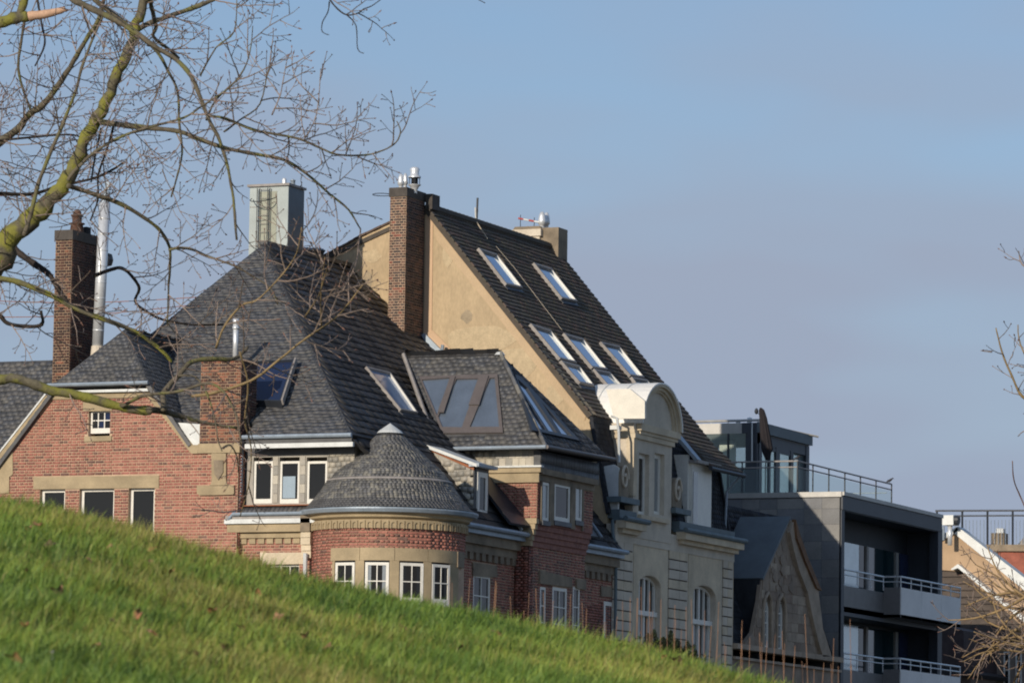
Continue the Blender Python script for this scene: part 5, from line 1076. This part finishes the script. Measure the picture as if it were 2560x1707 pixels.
def crest_z(x):
    x = np.atleast_1d(np.asarray(x, float)); y = hill_y(x)+10
    r = (Fv*FPX)[None]+Rv[None]*(np.clip(x, -400, 3000)[:, None]-1280)-Uv[None]*(y[:, None]-853.5); h = np.linalg.norm(r[:, :2], axis=1); return 1.6+r[:, 2]/h*RC
def hz(x, r):
    zc = crest_z(x); r = np.asarray(r, float); t = np.clip((r-8)/(RC-8), 0, 1)
    up = zc*t; k = np.clip((r-RC)/24, 0, 1); dn = zc*(1-k*k*(3-2*k))-.35*np.clip(r-RC, 0, 3)
    wob = .05*np.sin(r*1.3+x*.004)+.03*np.sin(r*3.1-x*.011)
    return np.where(r < RC, up+wob*t*(1-t)*2, np.maximum(dn, -.02*0-.0))
xs = np.concatenate([np.linspace(-9000, -300, 14)[:-1], np.linspace(-300, 2900, 90), np.linspace(2900, 12000, 14)[1:]]); rs = np.concatenate([np.linspace(6, 20, 10)[:-1], np.linspace(20, 40, 60)[:-1], np.linspace(40, 66, 22)])
dirs = bearing_dir(xs); vs = []
for r in rs:
    z = hz(xs, np.full_like(xs, r)); vs += [(dirs[i, 0]*r, dirs[i, 1]*r, z[i]) for i in range(len(xs))]
nx = len(xs); fs = [(i*nx+j, i*nx+j+1, (i+1)*nx+j+1, (i+1)*nx+j) for i in range(len(rs)-1) for j in range(nx-1)]
hill = MB().add(vs, fs).build('hill', GRB, None, smooth=True); hill['kind'] = 'structure'
def grass_mat(name, c1, c2):
    m = K(name, *c1, rough=.6, var=.3, scale=.9, col2=srgb(*c2), fine=.2, bscale=9); b = m.node_tree.nodes['Principled BSDF']; b.inputs['Subsurface Weight'].default_value = 0; return m
GM = [grass_mat('grass_green', (102, 138, 48), (148, 164, 66)), grass_mat('grass_deep', (78, 114, 42), (110, 140, 52)), grass_mat('grass_straw', (148, 146, 76), (172, 160, 96)), grass_mat('grass_olive', (124, 132, 56), (158, 154, 76))]
def blades(N, xr, rr, hr, wr):
    x = rng.uniform(*xr, N); r = np.sqrt(rng.uniform(rr[0]**2, rr[1]**2, N)); z = hz(x, r); d = bearing_dir(x); base = np.stack([d[:, 0]*r, d[:, 1]*r, z-.01], 1)
    p = proj(base+np.array([0, 0, .05])); keep = (p[:, 1] < 1790) & (p[:, 0] > -60) & (p[:, 0] < 2620); base = base[keep]; x = x[keep]; r = r[keep]; n = len(base)
    cl = np.sin(base[:, 0]*2.3+base[:, 1]*1.7)*np.sin(base[:, 0]*1.1-base[:, 1]*2.9)+.6*np.sin(base[:, 0]*6.1+1)*np.sin(base[:, 1]*5.3)
    h = rng.uniform(*hr, n)*(1+.35*cl)*rng.choice([1, 1, 1, 1, 1, 1, 1.4, 1.5, 2.1], n); w_ = rng.uniform(*wr, n); a_ = rng.uniform(0, 2*math.pi, n)
    lean = rng.uniform(.1, .9, n)*h; la = rng.normal(.35, 1.3, n); L = np.stack([np.cos(la), np.sin(la), np.zeros(n)], 1)*lean[:, None]; W = np.stack([np.cos(a_), np.sin(a_), np.zeros(n)], 1)*w_[:, None]
    up = np.array([0, 0, 1.])
    V = np.stack([base-W, base+W, base+W*.8+L*.35+up*(h*.55)[:, None], base-W*.8+L*.35+up*(h*.55)[:, None], base+L+up*(h*.92)[:, None]], 1)
    F = np.arange(n)[:, None]*5
    quads = (F+np.array([0, 1, 2, 3])).reshape(-1); tri = (F+np.array([3, 2, 4])).reshape(-1)
    me = D.meshes.new('grass'); me.vertices.add(n*5); me.vertices.foreach_set('co', V.reshape(-1)); me.loops.add(n*7); me.loops.foreach_set('vertex_index', np.concatenate([quads, tri]))
    me.polygons.add(2*n); me.polygons.foreach_set('loop_start', np.concatenate([np.arange(n)*4, 4*n+np.arange(n)*3])); me.polygons.foreach_set('loop_total', np.concatenate([np.full(n, 4), np.full(n, 3)]))
    for m in GM: me.materials.append(m)
    pt = np.sin(base[:, 0]*1.3+2)*np.sin(base[:, 1]*.9)+rng.normal(0, .6, n); mi = np.select([pt > 1.35, pt > .45, pt > -.5], [2, 3, 0], 1); me.polygons.foreach_set('material_index', np.concatenate([mi, mi])); me.update(calc_edges=True)
    return me
gro = link(D.objects.new('grass', blades(330000, (-60, 2620), (22, 38.6), (.035, .08), (.002, .0045)))); gro['label'] = 'short winter grass covering the slope'; gro['kind'] = 'stuff'
LM = [K('dry_leaf_brown', 166, 126, 92, var=.3, scale=30), K('dry_leaf_rust', 172, 118, 84, var=.3, scale=30), K('dry_leaf_dark', 104, 80, 62, var=.3, scale=30)]
spots = [(150, 1497), (95, 1330), (130, 1380), (275, 1388), (385, 1390), (140, 1500), (340, 1550), (345, 1560), (280, 1576), (380, 1605), (530, 1548), (600, 1590), (222, 1420), (60, 1585), (62, 1450), (700, 1560), (640, 1500), (900, 1560), (375, 1425), (425, 1450), (1150, 1640), (1240, 1600), (1660, 1640), (1690, 1668), (820, 1640), (240, 1640), (480, 1660), (760, 1610), (1010, 1590), (560, 1640), (70, 1340), (30, 1670)]
LEAVES = []
for i, (x, y) in enumerate(spots):
    # march the pixel's ray onto the slope
    d_ = ray(x, y); hh = np.linalg.norm(d_[:2]); rr_m = np.linspace(20, 37.8, 400); zr_m = 1.6+d_[2]/hh*rr_m; g_ = hz(np.full(400, float(x)), rr_m); k = np.argmax(zr_m < g_)
    r = rr_m[k] if (zr_m < g_).any() else 37.0
    c = np.array([d_[0]/hh*r, d_[1]/hh*r, float(hz(float(x), r)[0])+.05]); s_ = random.uniform(.03, .052); b = MB(); a0 = random.uniform(0, 6)
    ex = np.array([math.cos(a0), math.sin(a0), random.uniform(-.2, .4)]); ey = np.array([-math.sin(a0), math.cos(a0), random.uniform(.2, .9)]); up = np.array([0, 0, 1.])
    pts = [c-ex*s_*1.2, c-ex*s_*.4+ey*s_*.7+up*.02, c+ex*s_*.2+ey*s_*.5, c+ex*s_*1.1+up*.02, c+ex*s_*.3-ey*s_*.6+up*.03, c-ex*s_*.4-ey*s_*.5, c+up*.012]
    b.add(pts+[p-up*.003 for p in pts], [(0, 1, 6), (1, 2, 6), (2, 3, 6), (3, 4, 6), (4, 5, 6), (5, 0, 6)]+[(8, 7, 13), (9, 8, 13), (10, 9, 13), (11, 10, 13), (12, 11, 13), (7, 12, 13)])
    LEAVES.append((x, y, i % 3, b.build('fallen_leaf', LM[i % 3])))
LEAVES.sort(key=lambda t: t[0]); cnt = {}
W_ = ['leftmost', 'second', 'third', 'fourth', 'fifth', 'sixth', 'seventh', 'eighth', 'ninth', 'tenth', 'eleventh', 'twelfth', 'thirteenth', 'fourteenth']
for x, y, c_, o in LEAVES:
    dd = y-hill_y(x); z_ = 'near the crest of the slope' if dd < 110 else 'half way down the slope' if dd < 240 else 'low on the slope'
    k = cnt.get(z_, 0); cnt[z_] = k+1; tag(o, ['pale brown', 'rusty', 'dark brown'][c_]+' leaf in the grass, '+('leftmost ' if k == 0 else W_[k]+' from the left ')+z_, 'leaf', 'fallen leaves on the slope')
d_ = ray(130, 1664); hh = np.linalg.norm(d_[:2]); r = 26.6; c = np.array([d_[0]/hh*r, d_[1]/hh*r, float(hz(130., r)[0])+.06])
b = MB()
for k in range(9): a_ = k*.7; b.add([c, c+np.array([math.cos(a_)*.018, math.sin(a_)*.018, .008]), c+np.array([math.cos(a_+.45)*.018, math.sin(a_+.45)*.018, .008]), c+np.array([0, 0, .012])], [(0, 1, 2), (3, 2, 1)])
b.tube([c-np.array([0, 0, .06]), c], .0015, 4); tag(b.build('daisy', WHITE), 'tiny white daisy low in the grass at the left', 'flower')

# ================================================================== TREES
def bark(name, c, moss, mixk, sc=2.5):
    m = K(name, *c, var=.35, scale=9, bump=.6, bscale=30, rough=.85); t = m.node_tree; b = t.nodes['Principled BSDF']; src = b.inputs['Base Color'].links[0].from_socket
    g = t.nodes.new('ShaderNodeNewGeometry'); n = t.nodes.new('ShaderNodeTexNoise'); n.inputs['Scale'].default_value = sc; n.inputs['Detail'].default_value = 6; t.links.new(g.outputs['Position'], n.inputs[0])
    r = t.nodes.new('ShaderNodeMapRange'); r.inputs[1].default_value = .52-mixk; r.inputs[2].default_value = .62-mixk*.5; t.links.new(n.outputs[0], r.inputs[0])
    mx = t.nodes.new('ShaderNodeMix'); mx.data_type = 'RGBA'; t.links.new(r.outputs[0], mx.inputs[0]); t.links.new(src, mx.inputs[6]); mx.inputs[7].default_value = (*srgb(*moss), 1); t.links.new(mx.outputs[2], b.inputs['Base Color']); return m
BK1 = bark('mossy_bark', (96, 90, 72), (126, 124, 52), .09, 4); BK2 = bark('grey_green_bark', (100, 92, 76), (112, 110, 66), .0, 4)
TWG = K('twig_grey_brown', 148, 130, 116, var=.25, scale=8, rough=.8); TWB = K('bud_brown', 130, 98, 84, var=.25, scale=8, rough=.7); SNAP = K('bare_broken_wood', 196, 160, 132, var=.2, scale=8)
DT = 58.0
def smooth(pts, n=4):
    P = np.array(pts, float); out = []
    for i in range(len(P)-1):
        p0, p1, p2, p3 = P[max(i-1, 0)], P[i], P[i+1], P[min(i+2, len(P)-1)]
        for k in range(n):
            t = k/n; out.append(.5*((2*p1)+(-p0+p2)*t+(2*p0-5*p1+4*p2-p3)*t*t+(-p0+3*p1-3*p2+p3)*t**3))
    out.append(P[-1]); return np.array(out)
TR_ = random.Random(11)
class Tree:
    def __init__(s, name, label, cat, base, depth, px_scale=1.0, group=None): s.root = thing(name, label, cat, base, group); s.d = depth; s.tw = MB(); s.paths = []; s.ps = px_scale
    def limb(s, pts, r0, r1, mt, dd=0.0, d1=None, name='branch', seed=True, rl=None):
        P = smooth(pts); n = len(P); d0 = s.d+dd; d1 = s.d+(d1 if d1 is not None else dd+TR_.uniform(-1.5, 1.5)); rad = []; Q = []
        for i, (x, y) in enumerate(P):
            t = i/(n-1); d = d0+(d1-d0)*t; r = (np.interp(t*(len(pts)-1), range(len(pts)), rl) if rl else r0+(r1-r0)*t)*(1+.06*math.sin(i*1.7)+.05*math.sin(i*.6+r0)+TR_.uniform(-.07, .07)); jx = TR_.uniform(-.35, .35)*r0*.3
            Q.append(onD(x+jx, y+jx*.5, d)); rad.append(max(r, .5)*d/FPX)
        MB().tube(Q, rad, 10 if r0 > 5 else 7).build(name, mt, s.root, smooth=True)
        if seed: s.paths.append((P, d0, d1, r0, r1))
    def twig(s, x, y, d, ang, L, r, lvl, up):
        n = max(4, int(L/14)); st = L/n; pts = [(x, y)]; a_ = ang; turn = TR_.uniform(-.06, .06)
        for i in range(n):
            a_ += turn+TR_.uniform(-.16, .16)*(14/st if st < 14 else 1); a_ += up*math.sin(-math.pi/2-a_)*-.0+up*.08*(1 if math.cos(a_) < 0 else -1)
            x += math.cos(a_)*st; y += math.sin(a_)*st; pts.append((x, y))
        dd = TR_.uniform(-.35, .35); Q = [onD(px_, py_, d+dd*i) for i, (px_, py_) in enumerate(pts)]
        rad = [max(r*(1-.6*i/n), .78)*s.d/FPX for i in range(n+1)]
        s.tw.tube(Q, rad, 4, 0, False)
        # bud: spindle at the tip
        e_ = Q[-1]; t_ = Q[-1]-Q[-2]; t_ /= np.linalg.norm(t_); bl = TR_.uniform(9, 17)*s.ps*s.d/FPX
        if TR_.random() < .8: s.tw.tube([e_, e_+t_*bl*.4, e_+t_*bl], [.8*s.d/FPX, TR_.uniform(1.5, 2.3)*s.ps*s.d/FPX, .3*s.d/FPX], 5, 1, False)
        if lvl < 2:
            m = int(L/(26 if lvl == 0 else 24)*TR_.uniform(.7, 1.2)); side = TR_.choice((-1, 1))
            for k in range(m):
                i = int(n*(.15+.8*(k+.5)/max(m, 1))); side = -side; x_, y_ = pts[min(i, n)]; loc = math.atan2(pts[min(i+1, n)][1]-pts[max(i-1, 0)][1], pts[min(i+1, n)][0]-pts[max(i-1, 0)][0])
                s.twig(x_, y_, d+dd*i, loc+side*TR_.uniform(.45, 1.1), L*TR_.uniform(.28, .5)*(1-.35*k/max(m, 1)), r*.6, lvl+1, up)
    def sprout(s, gap=44, Lr=(70, 190), r=2.0, up=.6, lim=None):
        for P, d0, d1, r0, r1 in s.paths:
            seg = np.hypot(*np.diff(P, axis=0).T); cum = np.concatenate([[0], np.cumsum(seg)]); u = TR_.uniform(5, gap); side = 1
            while u < cum[-1]:
                i = min(np.searchsorted(cum, u)-1, len(seg)-1); t = (u-cum[i])/seg[i]; x, y = P[i]+(P[i+1]-P[i])*t; loc = math.atan2(*(P[i+1]-P[i])[::-1]); side = -side if TR_.random() < .8 else side
                if lim is None or lim(x, y): s.twig(x, y, d0+(d1-d0)*u/cum[-1], loc+side*TR_.uniform(.35, 1.2), TR_.uniform(*Lr), min(r, max(r0, 1.2)), 0, up)
                u += gap*TR_.uniform(.6, 1.5)
    def done(s): o = s.tw.build('twigs', [TWG, TWB], s.root); o['kind'] = 'stuff'; return o
tb = onD(-330, 1500, DT+1); tb[2] = 0
T1 = Tree('bare_tree', 'bare mossy limbed tree reaching in from the left edge', 'tree', tb, DT)
MB().tube([tb, tb+[.05, 0, 2.5], onD(-250, 1300, DT+1), onD(-190, 960, DT+1), onD(-130, 760, DT)], [.32, .27, .24, .22, .2], 14).build('trunk', BK1, T1.root, smooth=True)
T1.limb([(-135, 770), (-60, 700), (0, 640), (31, 589), (77, 547), (119, 509), (153, 470), (180, 428), (207, 367), (230, 318), (249, 283), (275, 230), (306, 161), (333, 96), (344, 46), (367, -10), (385, -60)], 42, 11, BK1, 0, 0, rl=[46, 41, 36, 29, 25, 22, 19, 17.5, 16.5, 16, 15.5, 14, 13.5, 12.5, 11.5, 10.5, 10])
T1.limb([(-60, 410), (0, 356), (45, 322), (77, 283), (107, 264), (165, 184), (199, 126), (245, 50), (265, -20)], 11, 4, BK2, 2)
T1.limb([(60, 590), (77, 535), (96, 459), (126, 382), (165, 291), (191, 222), (210, 153), (245, 69), (258, 40)], 6, 2.5, BK2, -1)
T1.limb([(-60, 72), (0, 58), (31, 47), (69, 41)], 15, 14, BK1, 1, 1)
T1.limb([(69, 42), (110, 36), (150, 27), (166, 23)], 12, 7, SNAP, 1, 1, seed=False)
T1.limb([(45, 45), (55, 20), (68, -25)], 11, 9, BK1, 1, 1)
T1.limb([(160, -20), (184, 0), (230, 23), (287, 50), (337, 80), (383, 115), (440, 149), (478, 191), (501, 245), (520, 295), (551, 356), (574, 440), (585, 516), (592, 600)], 9, 3, BK2, -2)
T1.limb([(225, -20), (237, 0), (291, 42), (333, 77), (348, 92)], 7, 6, BK2, -1)
T1.limb([(330, 84), (367, 61), (421, 42), (497, 15), (560, -12)], 7, 5, BK2, 1)
T1.limb([(376, 0), (379, 19), (390, 69), (383, 92), (425, 126), (448, 146)], 6, 3, BK2, 0)
T1.limb([(245, 304), (255, 306), (317, 314), (382, 321), (448, 329), (497, 348), (566, 371), (640, 386), (710, 400), (768, 436), (825, 486), (871, 524), (902, 574)], 8, 2, BK2, 0)
T1.limb([(516, 290), (560, 296), (634, 325), (690, 336), (749, 348), (800, 370), (844, 387), (913, 388), (960, 375), (990, 356), (1001, 329), (992, 303)], 4, 1.3, BK2, -2)
T1.limb([(170, 452), (184, 432), (230, 386), (291, 348), (363, 321), (459, 295), (501, 268), (560, 230), (606, 190)], 5, 1.6, BK2, -3)
T1.limb([(172, 465), (185, 469), (242, 488), (306, 512), (364, 547), (399, 575), (418, 604), (426, 630), (424, 687), (421, 728), (419, 815)], 7, 2, BK2, -1)
T1.limb([(422, 625), (445, 620), (478, 623), (523, 642), (587, 665), (630, 690), (676, 720), (695, 760)], 4, 1.6, BK2, -1)
T1.limb([(30, 610), (45, 630), (83, 658), (121, 684), (140, 712), (170, 760)], 9, 6, K('dark_bark', 50, 42, 36, var=.3, scale=8), 1)
DKB = D.materials['dark_bark']
T1.limb([(-60, 690), (0, 697), (48, 706), (128, 738), (185, 770), (242, 792), (306, 815), (351, 837), (399, 872), (430, 905)], 8, 4, BK1, -1)
T1.limb([(236, 690), (277, 674), (306, 671), (332, 693), (348, 722), (338, 754), (367, 779), (408, 799), (478, 811), (558, 811)], 5, 2.5, DKB, 1)
T1.limb([(-40, 760), (0, 789), (19, 808), (64, 816), (105, 811), (102, 776)], 6, 4, DKB, 0)
T1.limb([(-80, 945), (0, 949), (38, 946), (89, 962), (134, 978), (179, 984), (230, 997), (287, 1013), (335, 1024), (380, 1026)], 12.5, 11, BK1, -3)
T1.limb([(372, 1025), (399, 1026), (446, 1038), (501, 1054), (593, 1070)], 10, 3, BK2, -3)
T1.limb([(305, 1016), (340, 996), (367, 987), (446, 978), (520, 958), (561, 981), (584, 1022), (593, 1048), (604, 1110)], 5, 2, BK2, -3)
T1.limb([(411, 1026), (408, 1000), (411, 978), (446, 939), (481, 904), (530, 897), (574, 898), (596, 891), (620, 868)], 8, 4, BK2, -3)
T1.limb([(480, 990), (520, 985), (560, 975), (600, 962), (644, 942), (700, 897), (756, 852), (807, 818), (843, 790), (869, 762), (908, 711)], 4.5, 1.5, K('pale_twig_bark', 140, 120, 84, var=.25, scale=8), -3)
PTB = D.materials['pale_twig_bark']
T1.limb([(540, 870), (560, 818), (602, 765), (641, 751), (678, 717), (717, 672), (742, 630), (754, 568)], 3.2, 1.2, PTB, -3)
T1.limb([(804, 818), (802, 742), (812, 644)], 2.2, 1.1, PTB, -3); T1.limb([(762, 793), (790, 750), (801, 728), (821, 658)], 2, 1.1, PTB, -3)
T1.limb([(440, 940), (488, 942), (520, 990), (539, 1057), (545, 1100), (555, 1127)], 3, 1.5, BK2, -3); T1.limb([(555, 1120), (575, 1112), (592, 1140), (596, 1180)], 2.4, 1.4, BK2, -3)
T1.limb([(600, 880), (620, 960), (612, 1050), (628, 1120), (622, 1210), (600, 1290)], 2.6, 1.2, PTB, -3)
T1.limb([(-40, 484), (0, 484), (77, 486), (140, 467), (165, 462)], 5, 4, DKB, 1); T1.limb([(180, 459), (236, 445), (280, 425), (309, 406)], 3.6, 2.6, DKB, 1)
T1.limb([(-40, 356), (0, 352), (77, 344), (172, 337), (203, 344)], 3.4, 2, DKB, 1)
T1.limb([(252, 322), (240, 380), (233, 420), (228, 455)], 3, 2, DKB, 0); T1.limb([(272, 308), (283, 318), (264, 383), (245, 440), (245, 497), (226, 551)], 3.4, 2, DKB, 0)
T1.limb([(375, 112), (400, 140), (421, 180), (444, 230), (448, 306), (455, 383), (440, 450), (428, 493)], 4.5, 2, BK2, -1)
T1.limb([(65, 30), (52, 110), (46, 172), (60, 230), (77, 275)], 4, 3, BK2, 2)
T1.limb([(90, -20), (104, 60), (112, 110), (88, 165)], 3.4, 2, DKB, 2)
T1.limb([(760, 350), (791, 287), (802, 172)], 1.8, 1, TWG, -2); T1.limb([(864, 387), (887, 325), (894, 279)], 1.7, 1, TWG, -2); T1.limb([(680, 287), (700, 240), (707, 207), (718, 145)], 2, 1, TWG, -2)
T1.limb([(516, 300), (540, 250), (600, 190), (625, 130), (632, 66)], 3, 1.1, BK2, -2); T1.limb([(560, 330), (600, 300), (650, 260), (672, 170), (690, 190)], 2.6, 1.1, BK2, -2)
T1.limb([(500, 190), (540, 120), (585, 80), (592, 0)], 2.6, 1.2, BK2, -1)
# hanging tips from a bough above the frame
T1.limb([(800, -40), (825, 0), (844, 23), (867, 38), (894, 34), (910, 23), (930, 15), (965, -10)], 2.4, 1.2, DKB, -2); T1.limb([(823, 5), (820, 30), (806, 57), (806, 80), (822, 88)], 1.7, 1, DKB, -2, seed=False); T1.limb([(867, 38), (890, 65), (894, 122), (909, 134)], 1.7, 1, DKB, -2, seed=False)
T1.limb([(1165, -20), (1190, -4), (1212, 8)], 1.6, 1, DKB, -2, seed=False)
def lim1(x, y):
    if y < 20 and x > 780: return TR_.random() < .5
    if y > 880 and x < 400: return TR_.random() < .2
    if y > 880: return TR_.random() < .55
    return True
T1.sprout(43, (60, 165), 1.9, .5, lim1)
for k in range(42):
    x, y = TR_.uniform(-40, 420), TR_.uniform(-40, 480); T1.twig(x, y, DT+TR_.uniform(0, 4), TR_.uniform(-3.1, 3.1), TR_.uniform(80, 190), 1.7, 0, .5)
T1.done()
# right edge tree (upper tips)
tb = onD(2760, 1500, 70); tb[2] = 0
T2 = Tree('bare_tree', 'sparse bare tree whose twig tips show at the right edge against the sky', 'tree', tb, 70.)
MB().tube([tb, tb+[0, 0, 3], onD(2750, 1250, 70), onD(2700, 1050, 70)], [.2, .16, .13, .1], 10).build('trunk', BK2, T2.root, smooth=True)
T2.limb([(2700, 1050), (2600, 1010), (2555, 990), (2530, 940), (2505, 880), (2490, 820)], 5, 1.5, PTB, 0)
T2.limb([(2700, 1060), (2620, 960), (2570, 900), (2548, 850), (2545, 812)], 3.5, 1.3, PTB, 0)
T2.limb([(2700, 900), (2600, 700), (2556, 662), (2547, 628)], 3, 1.2, TWG, 0); T2.limb([(2640, 1120), (2570, 1078), (2545, 1090)], 2, 1, TWG, 0, seed=False)
T2.limb([(2620, 1400), (2555, 1250), (2535, 1200), (2531, 1152)], 2.2, 1.2, TWB, 0, seed=False)
T2.limb([(2480, 880), (2462, 878), (2452, 876)], 1.4, 1, TWG, 0, seed=False)
T2.sprout(26, (30, 70), 1.4, .5); T2.done()
# lower right sunlit bare bush-like tree
tb = onD(2620, 1700, 152); tb[2] = 0
T3 = Tree('bare_tree', 'dense sunlit tangle of bare twigs at the lower right corner', 'tree', tb, 152., .6)
MB().tube([tb, onD(2610, 1800, 152), onD(2600, 1640, 152)], [.3, .22, .16], 10).build('trunk', BK2, T3.root, smooth=True)
TW3 = K('sunlit_twig', 150, 126, 88, var=.25, scale=4)
for k in range(20):
    sx, sy = TR_.uniform(2560, 2640), TR_.uniform(1480, 1640); an = math.pi+TR_.uniform(-.9, 1.0); L = TR_.uniform(110, 240); tn = TR_.uniform(-.5, .5)
    T3.limb([(sx, sy), (sx+math.cos(an)*L*.33, sy+math.sin(an)*L*.33), (sx+math.cos(an+tn*.5)*L*.66, sy+math.sin(an+tn*.5)*L*.66), (sx+math.cos(an+tn)*L*.95, sy+math.sin(an+tn)*L*.95)], TR_.uniform(2.5, 4.5), 1.2, TW3, TR_.uniform(-2, 2))
T3.sprout(26, (30, 70), 1.4, .4); T3.done()
# ================================================================== SHOOTS AND SHRUB BEHIND THE CREST
SH = [K('shoot_orange_brown', 150, 114, 86, var=.25, scale=12), K('shoot_grey_brown', 138, 104, 80, var=.25, scale=12)]
SHOOTS = []
ORD = ['leftmost', 'second', 'third', 'fourth', 'fifth', 'sixth', 'seventh', 'eighth', 'ninth', 'tenth', 'eleventh', 'twelfth', 'thirteenth', 'fourteenth', 'fifteenth', 'sixteenth', 'seventeenth', 'eighteenth', 'nineteenth', 'twentieth', 'twenty-first', 'twenty-second', 'twenty-third', 'twenty-fourth', 'twenty-fifth', 'twenty-sixth', 'twenty-seventh', 'twenty-eighth', 'twenty-ninth', 'thirtieth']
def ordinal(k): return 'leftmost' if k == 0 else ORD[min(k, 29)]+' from the left'
def shoot(x, ytop, d, i):
    gr = bearing_dir(float(x)); b0 = np.array([gr[0]*d*.99, gr[1]*d*.99, float(hz(float(x), d*.99)[0])-.05]); top = onD(x+TR_.uniform(-10, 10), ytop, d)
    n = 7; mid = (top-b0); off = np.array([Rv[0], Rv[1], 0])*TR_.uniform(-.06, .06); P = [b0+mid*t+off*math.sin(t*3.1) for t in np.linspace(0, 1, n)]
    b = MB().tube(P, [(.004*(1-.4*t)) for t in np.linspace(0, 1, n)], 5)
    for k in range(5): t = .35+.12*k; p = b0+mid*t; b.tube([p, p+np.array([Rv[0]*TR_.choice((-1, 1))*.016, Rv[1]*.01, .03])], [.005, .0015], 4)
    SHOOTS.append((x, ytop, b.build('bare_shoot', SH[i % 2])))
xs_ = [1122, 1140, 1174, 1164, 1230, 1233, 1242, 1245, 1273, 1286, 1304, 1325, 1347, 1368, 1375, 1421, 1425, 1450, 1462, 1466, 1514, 1517]
yt_ = [1440, 1455, 1445, 1490, 1450, 1455, 1460, 1500, 1490, 1530, 1525, 1480, 1470, 1480, 1500, 1485, 1490, 1505, 1520, 1560, 1552, 1560]
for i, (x, y) in enumerate(zip(xs_, yt_)): shoot(x, y, 46, i)
for i in range(44):
    x = 1545+i*11.5+TR_.uniform(-9, 9) if i < 25 else 1845+(i-25)*16+TR_.uniform(-9, 9)
    hgt = TR_.uniform(60, 150) if x < 1800 else TR_.choice((1, 1, .6))*TR_.uniform(80, 225); shoot(x, hill_y(x)-hgt, 46+TR_.uniform(-1, 3), i)
SHOOTS.sort(key=lambda t: t[0])
cnt = {}
for x, yt, o in SHOOTS:
    z_ = 'in front of the brick house' if x < 1530 else 'in front of the cream house' if x < 1838 else 'in front of the carved gable house' if x < 2100 else 'in front of the balconies'
    k = cnt.get(z_, 0); cnt[z_] = k+1; tag(o, ('tall ' if hill_y(x)-yt > 120 else 'short ')+'bare orange brown shoot, '+ordinal(k)+' '+z_, 'shoot', 'bare shoots behind the crest of the slope')
tb = onD(1680, 1640, 92); tb[2] = 0
sb = thing('evergreen_shrub', 'dark evergreen shrub showing above the crest between the arched windows', 'shrub', tb)
LF = [K('evergreen_leaf_dark', 40, 50, 30, var=.35, scale=6), K('evergreen_leaf_mid', 58, 68, 38, var=.35, scale=6)]
b = MB()
for k in range(5200):
    t = TR_.random(); x = TR_.gauss(1680, 36) if k % 3 else TR_.uniform(1608, 1750); top = 1590+abs(x-1675)*.22+10*math.sin(x*.13)+8*math.sin(x*.31)+(x-1675)*.28; y = top+abs(TR_.gauss(0, 1))*52; p = onD(x, y, 92+TR_.uniform(-.8, .8)); a_, e_ = TR_.uniform(0, 6.28), TR_.uniform(-.6, 1.2)
    u = np.array([math.cos(a_)*math.cos(e_), math.sin(a_)*math.cos(e_), math.sin(e_)])*TR_.uniform(.03, .06); w_ = np.cross(u, [0.3, .2, 1])*.45
    b.add([p-u, p+w_, p+u, p-w_], [(0, 1, 2, 3)], k % 2)
b.build('crown', LF, sb)
for k in range(5): MB().tube([tb, tb+np.array([TR_.uniform(-.2, .2), 0, 2.2]), onD(1630+k*25, 1625, 92)], [.05, .03, .012], 6).build('stem', BK2, sb)
